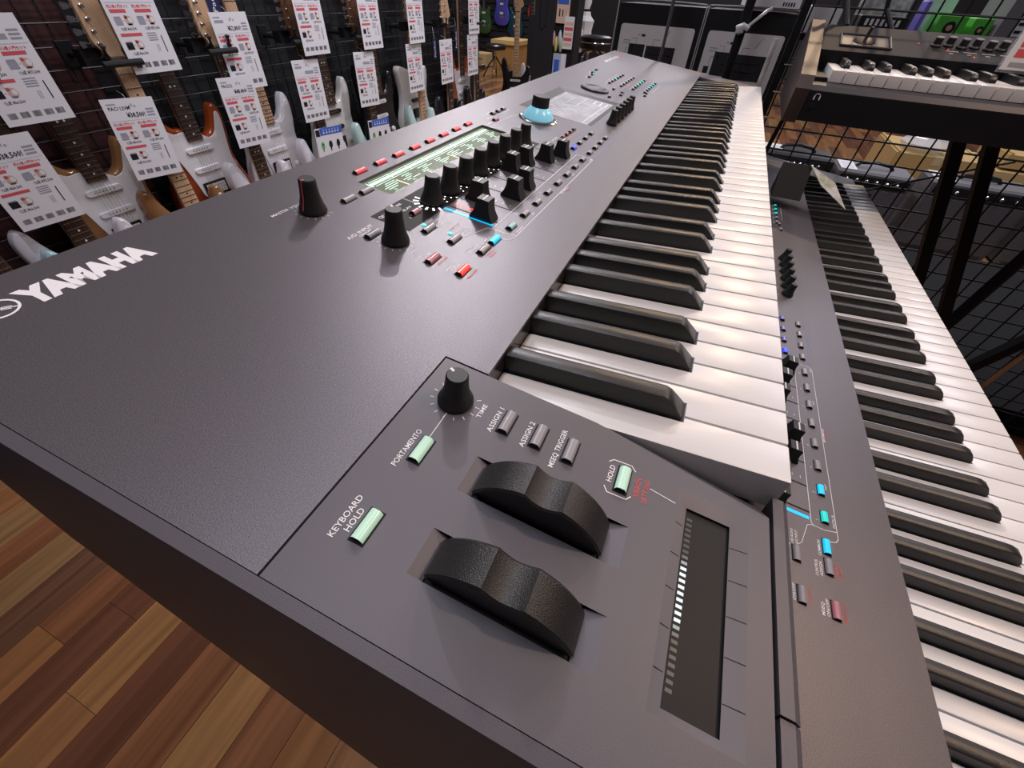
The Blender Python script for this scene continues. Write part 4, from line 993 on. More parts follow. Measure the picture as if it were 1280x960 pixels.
def price_card(label, x, z, model, price, y=1.655, rz=0.0, tilt=0.0):
    t = thing('price_card', label, 'price card', (x, y, z), (0, tilt, rz), 'price cards on the guitars')
    s = put('sheet', cached('sheet', lambda: MB().box(0, CW_, 0, 0.0006, 0, CH_).mesh('sheet', PAPER, 0)), t)
    o = put('print', cached(('print', model, price), lambda: card_print(model, price)), t); o['kind'] = 'stuff'
    MB().tube([(CW_ / 2, 0.001, CH_ - 0.002), (CW_ / 2 + 0.002, 0.012, CH_ + 0.008), (CW_ / 2, 0.03, CH_ + 0.014)], 0.0007, 4).build('string', mat('string_white', (0.6, 0.6, 0.6), 0.7), t)
price_card('white price card on the maroon board, above the natural brown guitar neck', 0.419, 0.797, '', '', rz=R(-3))
price_card('white price card before the pickguard of the natural brown guitar', 0.303, 0.580, '', '¥38,500!', rz=R(-3))
price_card('white price card beside the pale maple headstock on the maroon board', 0.766, 0.866, '', '¥44,000!')
price_card('white price card between the natural brown and the orange-red burst guitars', 0.622, 0.618, 'PAC112VM', '¥38,500!', tilt=R(4))
price_card('white price card beside the navy script hang tag', 1.072, 0.788, '', '¥52,800!', y=1.665)
price_card('white price card between the orange-red burst and the maple-necked white guitars', 0.983, 0.630, 'PAC212', '¥48,400!', y=1.635, tilt=R(2))
price_card('white price card beside the first roasted brown headstock', 1.412, 0.862, '', '', y=1.640)
price_card('white price card above the first blue-topped leaflet', 1.335, 0.647, '', '', y=1.65, tilt=R(1.5))
price_card('white price card beside the second roasted brown headstock', 1.775, 0.858, '', '', y=1.640)
price_card('white price card above the second blue-topped leaflet', 1.695, 0.648, '', '', y=1.65, tilt=R(2.5))
price_card('white price card beside the maple headstock of the low mint guitar', 2.140, 0.858, '', '', y=1.638)
price_card('white price card over the body of the white single-cutaway style guitar', 2.113, 0.652, '', '', y=1.65)
price_card('white price card beside the small navy tag', 2.448, 0.651, '', '', y=1.65)
price_card('white price card behind the last lower headstock', 2.800, 0.866, '', '', y=1.645)
price_card('white price card on the neck above the orange and black burst guitar', 2.785, 0.658, '', '', y=1.65)
# leaflets with a blue headline
def leaflet(label, x, z, tilt):
    t = thing('leaflet', label, 'leaflet', (x, 1.645, z), (0, tilt, 0), 'blue-topped leaflets')
    MB().box(0, 0.165, 0, 0.001, 0, 0.235).build('sheet', PAPER, t)
    mb = MB(); y = -0.0004
    def q(x0, x1, z0, z1, mi): mb.add([(x0, y, z0), (x1, y, z0), (x1, y, z1), (x0, y, z1)], [(0, 1, 2, 3)], mi)
    q(0.030, 0.165, 0.207, 0.235, 0); q(0.004, 0.028, 0.205, 0.230, 1)
    y = -0.0006
    for k in range(6): q(0.045 + 0.018 * k, 0.058 + 0.018 * k, 0.214, 0.217, 4); q(0.050 + 0.018 * k, 0.053 + 0.018 * k, 0.212, 0.229, 4)
    y = -0.0004
    for r_ in range(3):
        for k in range(3):
            cx, cz = 0.034 + 0.048 * k, 0.168 - 0.062 * r_
            mi = 2 if (r_, k) == (0, 0) else 1 if k else 3
            mb.add([(cx + (0.011 - 0.004 * (i in (8, 9, 10))) * math.cos(R(30 * i)), y, cz + 0.016 * math.sin(R(30 * i))) for i in range(12)], [tuple(range(12))], mi)
            q(cx - 0.004, cx + 0.003, cz - 0.024, cz - 0.012, mi); q(cx - 0.003, cx + 0.004, cz + 0.001, cz + 0.008, 4)
    o = mb.build('print', [BLUEP, TXT, GREENP, GREYP, PAPER], t, smooth=0); o['kind'] = 'stuff'
leaflet('leaflet with a blue headline before the pearl white guitar', 1.345, 0.385, R(4))
leaflet('leaflet with a blue headline before the black guitar with white pickups', 1.700, 0.355, R(4))
NAVY = mat('navy_card', (0.012, 0.016, 0.075), 0.5)
def hangtag(label, x, z, w, h, y):
    t = thing('hang_tag', label, 'tag', (x, y, z), group='navy hang tags')
    MB().box(0, w, 0, 0.001, 0, h).build('card', NAVY, t)
    mb = MB(); vs, fs, ww = text_geo('Pacifica', h * 0.22, 0.0)
    mb.add([(w * 0.66 - b, -0.0004, h * 0.1 + a * (h * 0.8) / ww) for a, b in vs], fs)
    mb.build('script', PAPER, t, smooth=0)['kind'] = 'stuff'
    MB().tube([(w / 2, 0.0, h), (w / 2 + 0.004, 0.01, h + 0.05)], 0.0008, 4).build('cord', mat('string_white', (0.6, 0.6, 0.6), 0.7), t)
hangtag('navy hang tag with white script at a pale maple headstock', 1.093, 0.982, 0.045, 0.10, 1.68)
hangtag('small navy tag hanging from a thin cord on the mesh', 2.395, 0.775, 0.034, 0.088, 1.66)
hangtag('narrow navy tag at the far end of the guitar row', 2.72, 0.79, 0.03, 0.10, 1.70)

# ================================================================== RIGHT SIDE: LATTICE, CARTONS, AMPLIFIERS
lt = thing('wire_lattice', 'black wire lattice screen behind the stage piano', 'lattice', (1.45, -0.06, 0.0))
vw2 = MB().tube([(0, 0, 0), (0, 0, 1.42)], 0.0024, 6).mesh('wire', WIRE); hw2 = MB().tube([(0, 0, 0), (0, -1.86, 0)], 0.0024, 6).mesh('wire', WIRE)
for k in range(36): put('wire', vw2, lt, (0, -0.0531 * k, 0.02))
for k in range(27): put('wire', hw2, lt, (-0.004, 0, 0.0475 + 0.0525 * k))
po = thing('slotted_post', 'black slotted steel post at the end of the lattice', 'post', (1.45, -0.035, 0))
mb = MB(); mb.box(-0.02, -0.0, -0.018, 0.0, 0, 1.5); mb.box(-0.019, -0.001, -0.0185, -0.0179, 0, 1.5, 0)
mb.build('upright', STEEL, po)
sl = MB().box(-0.0206, -0.0198, -0.013, -0.005, 0, 0.03).mesh('slot', PIT, 0)
for k in range(28): put('slot', sl, po, (0, 0, 0.04 + 0.05 * k))
MB().box(-0.06, 0.04, -0.06, 0.04, 0, 0.012).build('base_plate', STEEL, po)
for k in range(3): MB().tube([(-0.02, -0.012, 0.86 + 0.06 * k), (-0.02, -0.045, 0.86 + 0.06 * k)], 0.002, 6).build('mesh_clip', CHROME, po)
# rolled posters leaning in the corner
MB_ = MB().lathe([(0.006, 0), (0.006, 1.03)], 12)
tag(MB_.build('poster_tube', mat('poster_roll', (0.75, 0.72, 0.68), 0.5, mottle=(30, (0.45, 0.35, 0.32))), None, (1.44, -0.005, 0.0), (0, 0, 0)), 'pale rolled poster standing against the slotted post', 'poster tube')
tb = thing('display_table', 'low black display table under the two cartons', 'table', (1.85, 0.2, 0))
MB().box(-0.24, 0.24, -0.34, 0.34, 0.57, 0.60).build('table_top', WALLK, tb)
for sx in (-0.2, 0.2):
    for sy in (-0.3, 0.3): MB().box(sx - 0.02, sx + 0.02, sy - 0.02, sy + 0.02, 0, 0.57).build('leg', STEEL, tb)
CARTON = mat('black_carton', (0.007, 0.007, 0.008), 0.5, spec=0.2)
LABEL = mat('carton_label', (0.80, 0.80, 0.81), 0.6)
FILM = mat('plastic_film', (0.95, 0.95, 1.0), 0.10, alpha=0.014)
def carton(label, y0, y1, x=1.65, tw=0.0):
    t = thing('equipment_carton', label, 'carton', (x, (y0 + y1) / 2, 0.60), (0, 0, tw), 'black cartons with white connection labels')
    w = (y0 - y1) / 2
    MB().box(0, 0.30, -w, w, 0, 0.476).build('box', CARTON, t)
    pl = [( -w + 0.016 + 0.008 * (1 - math.cos(R(a))) if 0 else 0, 0) for a in (0,)]
    def rrect(ya, yb, za, zb, r):
        out = []
        for (cy, cz, a0) in ((yb - r, za + r, -90), (yb - r, zb - r, 0), (ya + r, zb - r, 90), (ya + r, za + r, 180)):
            for k in range(5): out.append((cy + r * math.cos(R(a0 + 22.5 * k)), cz + r * math.sin(R(a0 + 22.5 * k))))
        return out
    lb = MB().prism(rrect(-w + 0.014, w - 0.016, 0.12, 0.427, 0.008), -0.0012, -0.0002, 0, 'x').build('label', LABEL, t)
    mb = MB()
    def q(ya, yb, za, zb, mi=0): mb.add([(-0.0016, ya, za), (-0.0016, yb, za), (-0.0016, yb, zb), (-0.0016, ya, zb)], [(0, 1, 2, 3)], mi)
    L0 = w - 0.016                      # left edge of the label seen from the front
    q(L0 - 0.090, L0 - 0.037, 0.318, 0.378); q(L0 - 0.190, L0 - 0.095, 0.312, 0.376); q(L0 - 0.030, L0 - 0.014, 0.322, 0.340)
    for k in range(7):
        q(L0 - 0.105 - 0.011 * k - 0.006, L0 - 0.105 - 0.011 * k, 0.330, 0.334, 1); q(L0 - 0.105 - 0.011 * k - 0.006, L0 - 0.105 - 0.011 * k, 0.352, 0.356, 1)
    q(L0 - 0.082, L0 - 0.062, 0.345, 0.348, 1); q(L0 - 0.082, L0 - 0.066, 0.332, 0.334, 1); q(L0 - 0.050, L0 - 0.047, 0.36, 0.376, 1)
    q(L0 - 0.085, L0 - 0.073, 0.398, 0.404); q(L0 - 0.068, L0 - 0.062, 0.400, 0.403, 1); q(L0 - 0.060, L0 - 0.0592, 0.380, 0.392); q(L0 - 0.060, L0 - 0.044, 0.392, 0.3928)
    q(L0 - 0.116, L0 - 0.1152, 0.376, 0.392); q(L0 - 0.135, L0 - 0.115, 0.392, 0.3928); q(L0 - 0.028, L0 - 0.0272, 0.345, 0.365); q(L0 - 0.036, L0 - 0.028, 0.365, 0.3658)
    for k in range(2): q(L0 - 0.04, L0 - 0.016, 0.385 - 0.007 * k, 0.387 - 0.007 * k, 1)
    mb.tube([(-0.0016, L0 - 0.148, 0.392), (-0.0016, L0 - 0.162, 0.418)], 0.0006, 4)
    o = mb.build('label_print', [TXT, GREYP], t, smooth=0); o['kind'] = 'stuff'
    fm = MB()
    fm.add([(-0.006, -w - 0.003, 0.02), (-0.008, -w - 0.002, 0.30), (-0.010, -w - 0.003, 0.484), (-0.006, w + 0.003, 0.484), (-0.009, w + 0.003, 0.30), (-0.005, w + 0.003, 0.02),
            (-0.011, 0.02, 0.30), (-0.006, 0.0, 0.485), (-0.006, 0.0, 0.02), (0.30, -w - 0.003, 0.486), (0.30, w + 0.003, 0.486), (0.30, -w - 0.003, 0.02), (0.30, w + 0.003, 0.02)],
           [(0, 1, 6, 8), (1, 2, 7, 6), (8, 6, 4, 5), (6, 7, 3, 4), (2, 9, 10, 3, 7), (0, 11, 9, 2, 1), (5, 4, 3, 10, 12)])
    fm.build('plastic_wrap', FILM, t, smooth=0)
    for yy in (-w - 0.003, w + 0.003): MB().tube([(-0.007, yy, 0.02), (-0.009, yy, 0.25), (-0.008, yy, 0.484)], 0.0016, 6).build('wrap_fold', mat('film_fold', (0.7, 0.7, 0.75), 0.2, alpha=0.55), t)
    MB().tube([(-0.008, -w, 0.484), (-0.009, 0.0, 0.487), (-0.008, w, 0.484)], 0.0014, 6).build('wrap_fold', MATS['film_fold'], t)
carton('black carton in plastic wrap with a white connection label, behind the thin grey pole', 0.476, 0.209)
carton('black carton in plastic wrap with a white connection label, behind the black pole', 0.197, -0.054)
wb_ = thing('small_box', 'white small box with printed end lying on a wrapped carton', 'box', (1.63, 0.02, 1.0875), (0, 0, R(6)))
MB().box(0, 0.22, -0.065, 0.075, 0, 0.06).build('box', PAPER, wb_)
mb = MB()
for k in range(5): mb.box(-0.0006, -0.0002, -0.05 + 0.007 * k, -0.046 + 0.007 * k, 0.004, 0.012)
mb.build('print', TXT, wb_, smooth=0)['kind'] = 'stuff'
def pole(nm, label, x, y, r, m, h=1.62):
    t = thing(nm, label, 'pole', (x, y, 0))
    MB().tube([(0, 0, 0.01), (0, 0, h)], r, 12).build('tube', m, t); MB().lathe([(0.07, 0), (0.07, 0.008), (0.02, 0.012)], 20).build('base', STEEL, t)
    return t
pole('thin_pole', 'thin grey metal pole before a wrapped carton', 1.42, 0.281, 0.0045, mat('pole_grey', (0.22, 0.21, 0.23), 0.35, 0.8))
bp = pole('black_pole', 'thick black pole with a clear plastic tie, before the second wrapped carton', 1.42, 0.088, 0.012, STEEL)
TIE = mat('clear_tie', (0.82, 0.82, 0.86), 0.15, alpha=0.65)
mb = MB(); mb.tube([(-0.016, 0.014, 1.045), (-0.018, 0.0, 1.052), (-0.016, -0.016, 1.046)], 0.006, 8); mb.tube([(-0.016, -0.012, 1.05), (-0.010, -0.045, 1.082), (-0.006, -0.055, 1.088)], 0.0035, 8); mb.lathe([(0.002, -0.009), (0.010, -0.005), (0.010, 0.006), (0.003, 0.012)], 8, (-0.014, 0.004, 1.042))
mb.build('plastic_tie', TIE, bp)
# shelf on the back of the lattice with small goods
sh = thing('mesh_shelf', 'narrow black shelf hooked on the lattice above the stage piano', 'shelf', (1.47, -0.06, 1.03))
MB().box(0, 0.30, -0.9, -0.004, 0.0, 0.012).build('shelf_board', STEEL, sh)
for k in range(3): MB().box(-0.018, 0.02, -0.1 - 0.35 * k, -0.092 - 0.35 * k, -0.05, 0.02).build('bracket', STEEL, sh)
def goods(nm, label, cat, y0, y1, z1, m, x=1.60, d=0.14, top=None, z0=1.042):
    t = thing(nm, label, cat, (x, (y0 + y1) / 2, z0)); w = abs(y0 - y1) / 2; h = z1 - z0
    MB().cbox(0, d, -w, w, 0, h, 0.002).build('box', m, t)
    mb = MB()
    if top == 'ring':
        mb.lathe([(w * 0.42, 0), (w * 0.42, -0.0008), (w * 0.2, -0.0010)], 16, (0, 0, h * 0.55), 0, 'x'); mb.lathe([(w * 0.2, 0), (w * 0.2, -0.0014)], 12, (0, 0, h * 0.55), 1, 'x')
        mb.build('print', [TXT, mat('copper_print', (0.65, 0.35, 0.22), 0.5)], t, smooth=0)['kind'] = 'stuff'
    elif top == 'label':
        mb.box(-0.0005, -0.0002, -w * 0.75, w * 0.55, h * 0.2, h * 0.8, 0); mb.box(-0.0008, -0.0005, -w * 0.3, w * 0.2, h * 0.45, h * 0.7, 1)
        for k in range(4): mb.box(-0.0008, -0.0005, w * 0.25, w * 0.5, h * (0.25 + 0.13 * k), h * (0.30 + 0.13 * k), 1)
        mb.build('label_print', [PAPER, TXT], t, smooth=0)['kind'] = 'stuff'
    elif top == 'text':
        for k in range(7): mb.box(-0.0006, -0.0002, w * 0.75 - k * w * 0.22 - w * 0.12, w * 0.75 - k * w * 0.22, h * 0.55, h * 0.85)
        mb.build('print', PAPER, t, smooth=0)['kind'] = 'stuff'
    return t
goods('string_box', 'bright green box with a dark ring print, the wider of two on the shelf', 'box', -0.375, -0.437, 1.096, mat('bright_green', (0.10, 0.50, 0.06), 0.4), top='ring')
goods('string_box', 'bright green box with a dark ring print, beside the grey carton', 'box', -0.452, -0.492, 1.094, MATS['bright_green'], top='ring')
goods('blister_pack', 'pale mint blister pack standing behind the green boxes', 'pack', -0.345, -0.415, 1.15, mat('pale_mint', (0.62, 0.82, 0.72), 0.25), x=1.68, d=0.03)
goods('grey_carton', 'grey carton with a white barcode label on the lattice shelf', 'carton', -0.50, -0.64, 1.155, mat('grey_board', (0.20, 0.19, 0.21), 0.6), x=1.58, d=0.17, top='label')
goods('string_pack', 'black pack with white lettering lying on the lattice shelf', 'pack', -0.195, -0.305, 1.086, DARK, x=1.57, top='text')
goods('clear_bag', 'crumpled clear bag of grey cables on the lattice shelf', 'bag', -0.205, -0.325, 1.135, mat('cable_bag', (0.30, 0.31, 0.30), 0.25, mottle=(60, (0.62, 0.63, 0.60))), x=1.715, d=0.045)
goods('white_tray', 'low white tray box next to the black pack on the shelf', 'box', -0.075, -0.150, 1.098, PAPER, x=1.60)
goods('violet_pack', 'small violet pack on the lattice shelf', 'pack', -0.332, -0.342, 1.12, mat('violet', (0.20, 0.17, 0.60), 0.4), x=1.60, d=0.06)
# cable looped on the lattice
tag(MB().tube([(1.44, -0.195, 1.30), (1.43, -0.198, 1.16), (1.425, -0.215, 1.10), (1.40, -0.255, 1.05), (1.36, -0.285, 1.03), (1.34, -0.30, 1.02)], 0.0055, 8).build('hanging_cable', DARK), 'thick black cable hanging over the back of the stage piano', 'cable')
tag(MB().tube([(1.44, -0.105, 0.97), (1.435, -0.108, 0.90), (1.432, -0.098, 0.82), (1.44, -0.09, 0.70), (1.44, -0.10, 0.5)], 0.006, 8).build('hanging_cable', DARK), 'black cable hanging down the lattice below the stage piano', 'cable')
tag(MB().tube([(1.46, -0.30, 0.62), (1.50, -0.42, 0.70), (1.47, -0.55, 0.77), (1.46, -0.68, 0.83)], 0.003, 6).build('hanging_cable', DARK), 'thin black lead looping through the lattice before the amplifiers', 'cable')
# amplifiers behind the lattice
GRILL = mat('amp_grille', (0.13, 0.125, 0.135), 0.75, bump=(900, 0.5))
TOLEX = mat('amp_tolex', (0.15, 0.145, 0.155), 0.6, bump=(400, 0.3))
AMPK = mat('amp_black', (0.014, 0.014, 0.015), 0.5)
def amp(label, y0, y1, h, x=3.15, tol=TOLEX, nk=6):
    t = thing('guitar_amplifier', label, 'amplifier', (x + 0.12, (y0 + y1) / 2, 0), group='guitar amplifiers behind the lattice'); w = abs(y0 - y1) / 2
    MB().cbox(-0.10, 0.14, -w, w, 0.015, h, 0.012).build('cabinet', tol, t)
    MB().box(-0.112, -0.099, -w + 0.02, w - 0.02, 0.035, h - 0.085).build('grille', GRILL, t)
    MB().box(-0.108, -0.099, -w + 0.02, w - 0.02, h - 0.072, h - 0.022).build('control_strip', AMPK, t)
    for k in range(nk): MB().lathe([(0.011, 0), (0.011, -0.012), (0.007, -0.017), (0.004, -0.017)], 12, axis='x').build('knob', CHROME, t, (-0.108, w - 0.06 - (2 * w - 0.14) * k / max(1, nk - 1), h - 0.046))
    MB().tube([(0.02, 0.10, h), (0.02, 0.08, h + 0.022), (0.02, 0.0, h + 0.032), (0.02, -0.08, h + 0.022), (0.02, -0.10, h)], 0.010, 8).build('handle', AMPK, t)
    MB().box(-0.114, -0.111, -0.03, 0.03, h - 0.125, h - 0.11).build('badge', AMPK, t)
    for sy in (-1, 1):
        for sx in (-0.07, 0.11): MB().lathe([(0.014, 0.0), (0.016, 0.016)], 10).build('foot', AMPK, t, (sx, sy * (w - 0.04), 0))
    return t
amp('black amplifier with a full row of chrome knobs, wrapped and nearest the slotted post', -0.27, -0.69, 0.42, tol=AMPK, nk=9)
amp('grey guitar amplifier with black handle, second from the slotted post', -0.73, -1.14, 0.385)
amp('grey guitar amplifier with black handle, behind the slanting stand legs', -1.22, -1.72, 0.40)
amp('grey guitar amplifier with black handle, last of the row behind the lattice', -1.78, -2.25, 0.40)
def sheet(nm, label, x, y, z, w, d, rx, ry, m=PAPER):
    t = thing(nm, label, 'sheet', (x, y, z), (rx, ry, 0)); MB().box(-d / 2, d / 2, -w / 2, w / 2, 0, 0.001).build('paper', m, t)
    mb = MB()
    for k in range(5): mb.box(-d * 0.36 + k * d * 0.15, -d * 0.33 + k * d * 0.15, -w * 0.38, w * 0.3, 0.001, 0.0013)
    mb.build('print', GREYP, t, smooth=0)['kind'] = 'stuff'
sheet('price_sheet', 'lavender price sheet leaning on the black amplifier', 3.30, -0.335, 0.421, 0.11, 0.17, 0, 0); sheet('price_sheet', 'lavender price sheet lying on the second amplifier end', 3.29, -0.785, 0.386, 0.09, 0.20, 0, 0)
sheet('price_sheet', 'lavender price sheet standing on the amplifier behind the stand legs', 3.29, -1.285, 0.401, 0.10, 0.20, 0, 0)
# brown cartons further back
KRAFT = mat('kraft_board', (0.50, 0.34, 0.13), 0.75); KRAFT2 = mat('kraft_board_light', (0.58, 0.42, 0.19), 0.75)
def kraft(label, x0, x1, y0, y1, h, m, z=0.0, rz=0.0):
    t = thing('cardboard_box', label, 'cardboard box', ((x0 + x1) / 2, (y0 + y1) / 2, z), (0, 0, rz), 'cardboard boxes behind the amplifiers'); a, b = (x1 - x0) / 2, (y1 - y0) / 2
    MB().box(-a, a, -b, b, 0, h).build('box', m, t)
    MB().box(-a - 0.001, a + 0.001, -0.025, 0.025, h - 0.05, h + 0.001).build('tape', mat('packing_tape', (0.60, 0.50, 0.30), 0.3), t)
    MB().box(-a, a, b * 0.9, b * 0.96, h, h + 0.012).build('flap', m, t)
kraft('wide cardboard box with tape behind the second grey amplifier', 4.0, 4.6, -1.75, -1.22, 0.36, KRAFT)
kraft('lighter cardboard box stacked beside the wide one', 4.0, 4.55, -2.35, -1.80, 0.33, KRAFT2)
kraft('flat cardboard box lying on the lighter cardboard box', 4.05, 4.5, -2.25, -1.86, 0.08, KRAFT, 0.346)
kraft('cardboard box at the end of the amplifier row', 4.1, 4.7, -3.0, -2.42, 0.40, KRAFT)
bg = thing('plastic_bag', 'crumpled clear plastic bag on the wide cardboard box', 'bag', (4.15, -1.40, 0.374)); MB().lathe([(0.02, 0), (0.14, 0.01), (0.16, 0.04), (0.12, 0.075), (0.06, 0.09), (0.02, 0.10)], 9).build('bag', mat('bag_film', (0.75, 0.76, 0.78), 0.12, alpha=0.5), bg, smooth=0)
# dark low platform in front of the lattice
pf = thing('display_platform', 'low black carpeted display platform under the piano stand', 'platform', (1.45, -1.45, 0))
MB().box(1.47 - 1.45, 2.9 - 1.45, -2.3 + 1.45, -0.45 + 1.45, 0.0, 0.10).build('platform_body', mat('black_carpet', (0.015, 0.015, 0.016), 0.95, spec=0.3), pf)
# card standing on the lower synthesizer
pc = thing('card_stand', 'small picture price card leaning on a black holder on the lower synthesizer', 'card', (0.885, -0.125, 0.843))
V_ = [Vector(q) - Vector((0.885, -0.125, 0.843)) for q in ((0.905, -0.123, 0.873), (0.885, -0.153, 0.846), (0.868, -0.212, 0.815), (0.900, -0.178, 0.850))]
nn = (V_[1] - V_[0]).cross(V_[3] - V_[0]).normalized() * 0.0012
mb = MB(); mb.add([tuple(q) for q in V_] + [tuple(q + nn) for q in V_], [(0, 1, 2, 3), (7, 6, 5, 4), (0, 4, 5, 1), (1, 5, 6, 2), (2, 6, 7, 3), (3, 7, 4, 0)])
mb.build('card', mat('picture_card', (0.62, 0.62, 0.66), 0.4, mottle=(45, (0.30, 0.36, 0.22))), pc)
MB().prism([(-0.02, -0.026), (0.03, -0.026), (0.022, 0.028)], -0.004, 0.05, 0, 'y').build('holder', PIT, pc)

# ================================================================== FAR SIDE OF THE SHOP
rs = thing('round_stool', 'round black padded stool with chrome legs behind the synthesizer corner', 'stool', (4.65, 1.30, 0))
MB().lathe([(0.135, 0.70), (0.148, 0.712), (0.150, 0.745), (0.146, 0.755), (0.150, 0.765), (0.146, 0.790), (0.12, 0.800), (0.04, 0.803)], 32).build('seat', mat('black_leather', (0.012, 0.012, 0.013), 0.3), rs)
MB().lathe([(0.1505, 0.752), (0.152, 0.756), (0.1505, 0.760)], 32, cap=False).build('seat_piping', CHROME, rs)
for k in range(4):
    a = R(45 + 90 * k); c_, s_ = math.cos(a), math.sin(a)
    MB().tube([(0.04 * c_, 0.04 * s_, 0.695), (0.10 * c_, 0.10 * s_, 0.685), (0.125 * c_, 0.125 * s_, 0.65), (0.17 * c_, 0.17 * s_, 0.01)], 0.011, 10).build('leg', CHROME, rs)
MB().lathe([(0.148, 0.25), (0.154, 0.255), (0.148, 0.26)], 28, cap=False).build('foot_ring', CHROME, rs)
cl = thing('column', 'square black column hung with flyers', 'column', (3.68, 1.435, 0))
MB().box(-0.12, 0.12, -0.075, 0.075, 0, CEIL).build('shaft', WALLK, cl)
MB().box(-0.06, 0.10, -0.23, -0.075, 0.3, 1.9).build('flyer_board', PIT, cl)
MB().tube([(-0.123, 0.03, 1.2), (-0.123, 0.028, 0.9), (-0.123, 0.005, 0.872), (-0.123, -0.02, 0.9), (-0.123, -0.022, 1.2)], 0.004, 6).build('loop_cable', DARK, cl)
def flyer(nm, label, y0, y1, z0, z1, m, prints=(), x=3.606):
    t = thing(nm, label, 'flyer', (x, (y0 + y1) / 2, z0), group='flyers on the black column'); w = abs(y0 - y1) / 2; h = z1 - z0
    MB().box(0, 0.008, -w, w, 0, h).build('sheet', m, t)
    for (a, b, c, d, m2) in prints: MB().box(-0.0012, 0.0, w - 2 * w * b, w - 2 * w * a, h * c, h * d).build('print', m2, t)
PEACH = mat('peach_print', (0.72, 0.52, 0.40), 0.6)
flyer('flyer', 'peach flyer with a blue heading on the black column', 1.357, 1.262, 0.915, 1.10, PEACH, ((0.05, 0.9, 0.55, 0.8, BLUEP), (0.2, 0.3, 0.2, 0.42, TXT), (0.45, 0.53, 0.2, 0.4, TXT), (0.7, 0.76, 0.2, 0.42, GREYP)))
flyer('flyer', 'narrow red and white list below the peach flyer', 1.286, 1.215, 0.775, 0.955, PAPER, tuple((0.05, 0.95, 0.1 + 0.16 * k, 0.2 + 0.16 * k, REDP if k % 2 else PEACH) for k in range(5)), x=3.598)
flyer('booklet', 'pale blue booklet at the foot of the column flyers', 1.352, 1.25, 0.56, 0.745, mat('pale_blue', (0.45, 0.52, 0.70), 0.5), ((0.62, 1.0, 0.0, 1.0, PAPER), (0.1, 0.5, 0.2, 0.8, BLUEP)))
for k, (yy, zz, c_) in enumerate(((1.362, 0.83, (0.60, 0.30, 0.34)), (1.338, 0.80, (0.62, 0.52, 0.16)), (1.312, 0.835, (0.50, 0.58, 0.60)), (1.300, 0.80, (0.40, 0.52, 0.36)))):
    nmc = ('pink', 'yellow', 'pale grey', 'green')[k]
    t = thing('guitar_strap', nmc + ' oval strap sample on the column flyer board', 'strap', (3.602, yy, zz - 0.045), group='strap samples on the column')
    MB().lathe([(0.006, 0), (0.013, 0.02), (0.015, 0.045), (0.012, 0.07), (0.004, 0.088)], 10).build('oval', mat('strap_' + nmc.replace(' ', '_'), c_, 0.5), t)
# white wrapped bundle beyond the stool
wbn = thing('wrapped_bundle', 'white wrapped bundle on a stand beyond the round stool', 'bundle', (5.48, 1.64, 0))
MB().lathe([(0.07, 0.66), (0.10, 0.70), (0.085, 0.78), (0.10, 0.86), (0.06, 0.90), (0.05, 0.93)], 9, (0, 0.03, 0)).build('wrapping', mat('wrap_white', (0.75, 0.75, 0.75), 0.5), wbn, smooth=20)
MB().lathe([(0.045, 0.60), (0.075, 0.66), (0.06, 0.78), (0.03, 0.82)], 8, (-0.05, 0.06, 0)).build('sleeve', MATS['wrap_white'], wbn, smooth=20)
MB().lathe([(0.05, 0.95), (0.065, 1.0), (0.05, 1.10), (0.02, 1.12)], 10, (0.02, 0.05, 0)).build('cover', MATS['wrap_white'], wbn)
MB().tube([(0, 0.03, 0.01), (0, 0.03, 0.95)], 0.012, 8).build('pole', STEEL, wbn); MB().lathe([(0.16, 0), (0.16, 0.01), (0.03, 0.02)], 18).build('base', STEEL, wbn)
# black guitar and pale bass on floor stands left of the column
guitar('black electric guitar with white knobs standing on the floor before the column', 4.40, 1.99, 0.93, BLK, guard=PGB, board=MAPLE, rz=R(-75), group='guitars on the floor near the column', pick=PGW)
guitar('white electric guitar standing on the floor behind the black one', 4.62, 1.88, 0.88, WHT, board=MAPLE, dots=PKB, rz=R(-75), group='guitars on the floor near the column')
for (gx, gy, gz, lb_) in ((4.40, 1.99, 0.118, 'low black stand under the black floor guitar'), (4.62, 1.88, 0.068, 'low black stand under the white floor guitar')):
    t = thing('guitar_stand', lb_, 'guitar stand', (gx, gy, 0)); MB().tube([(0, -0.12, 0.005), (0, -0.12, gz - 0.006), (0, 0.12, gz - 0.006), (0, 0.12, 0.005)], 0.006, 8).build('cradle', STEEL, t)
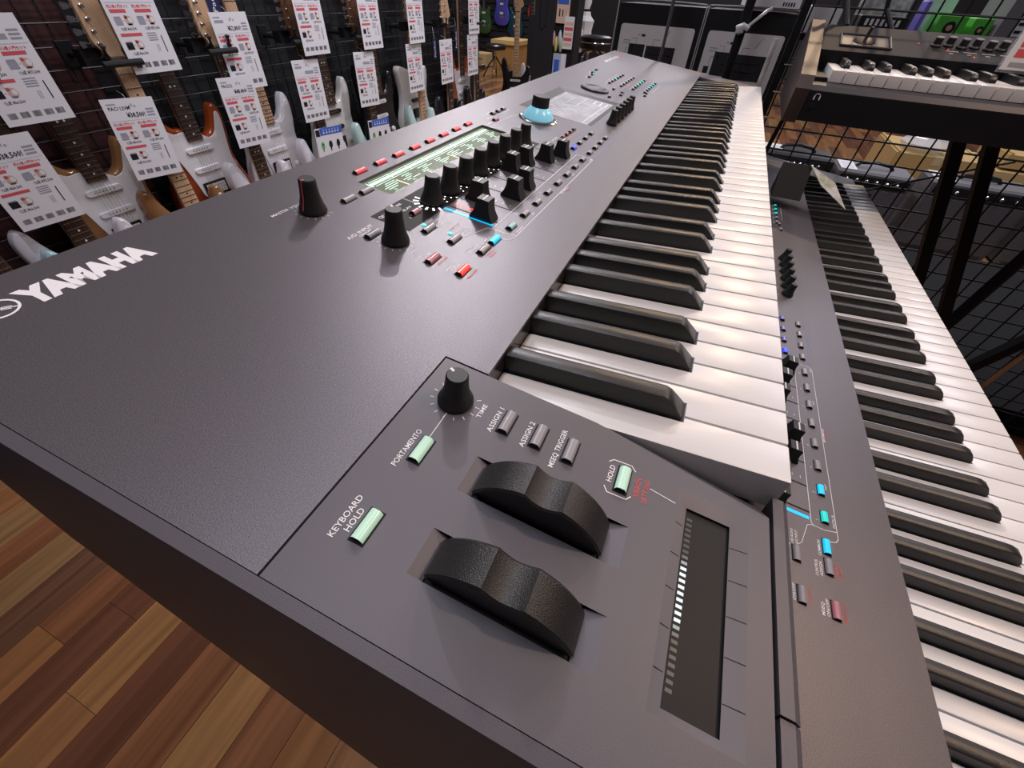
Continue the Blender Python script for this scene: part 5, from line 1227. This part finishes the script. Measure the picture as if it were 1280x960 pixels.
# counter, drum throne and hanging guitars far back
OAK = wood('pale_oak', (0.52, 0.30, 0.10), (0.44, 0.24, 0.075), (20, 20, 3), 0.4); OAKT = wood('pale_oak_top', (0.70, 0.50, 0.20), (0.62, 0.42, 0.15), (20, 3, 20), 0.4)
ct = thing('wooden_counter', 'pale oak counter block far back in the shop', 'counter', (8.05, 3.62, 0))
MB().box(-0.24, 0.26, -0.20, 0.22, 0.0, 0.385).build('body', OAK, ct); MB().box(-0.28, 0.30, -0.24, 0.26, 0.385, 0.44).build('top', OAKT, ct); MB().box(-0.25, 0.27, -0.21, 0.23, 0.0, 0.03).build('plinth', OAKT, ct)
dt = thing('drum_throne', 'black round drum throne on thin tripod legs before the oak counter', 'stool', (7.40, 3.62, 0))
MB().lathe([(0.13, 0.345), (0.165, 0.355), (0.17, 0.40), (0.15, 0.415), (0.05, 0.418)], 28).build('seat', MATS['black_leather'], dt); MB().tube([(0, 0, 0.10), (0, 0, 0.35)], 0.016, 10).build('post', CHROME, dt)
for k in range(3):
    a = R(20 + 120 * k); MB().tube([(0.01 * math.cos(a), 0.01 * math.sin(a), 0.26), (0.12 * math.cos(a), 0.12 * math.sin(a), 0.15), (0.21 * math.cos(a), 0.21 * math.sin(a), 0.008)], 0.011, 8).build('leg', STEEL, dt)
bd = thing('slat_board', 'black slat board carrying three guitars far back', 'board', (9.62, 4.6, 0)); MB().box(0.03, 0.07, -1.0, 1.1, 0, 2.3).build('backing', WALLK, bd)
slm = MB().box(0, 0.03, -1.0, 1.1, 0, 0.085).mesh('slat', WALLK, 0)
for k in range(23): put('slat', slm, bd, (0, 0, 0.02 + 0.1 * k))
FG = 'guitars hung on the far slat board'
def fg(label, y, nz, m): guitar(label, 9.56, y, nz, m, guard=None, shape='dcut', pick=PEARL, knob=CHROME, neck=ROAST, rz=R(-90), group=FG)
fg('forest green double-cutaway guitar on the far slat board', 4.885, 1.175, GRN); fg('violet blue double-cutaway guitar on the far slat board', 4.50, 1.32, BLU); fg('deep teal double-cutaway guitar on the far slat board', 4.20, 1.15, TEA)
guitar('red electric guitar hung far back past the slat board', 9.56, 3.80, 1.42, paint('red', (0.55, 0.03, 0.02)), rz=R(-90), group=FG)
for k, (x, y, h_, m_, lb_) in enumerate(((7.7, 4.15, 0.10, CHROME, 'chrome effects case on the far floor'), (7.9, 4.55, 0.14, DARK, 'black effects case on the far floor'), (8.3, 4.30, 0.20, KRAFT2, 'small yellow carton on the far floor'))):
    t = thing('equipment_case', lb_, 'case', (x, y, 0)); MB().cbox(-0.12, 0.12, -0.14, 0.14, 0.01, h_, 0.01).build('body', m_, t); MB().tube([(-0.12, -0.05, h_ * 0.6), (-0.14, -0.03, h_ * 0.6), (-0.14, 0.03, h_ * 0.6), (-0.12, 0.05, h_ * 0.6)], 0.006, 6).build('handle', STEEL, t)
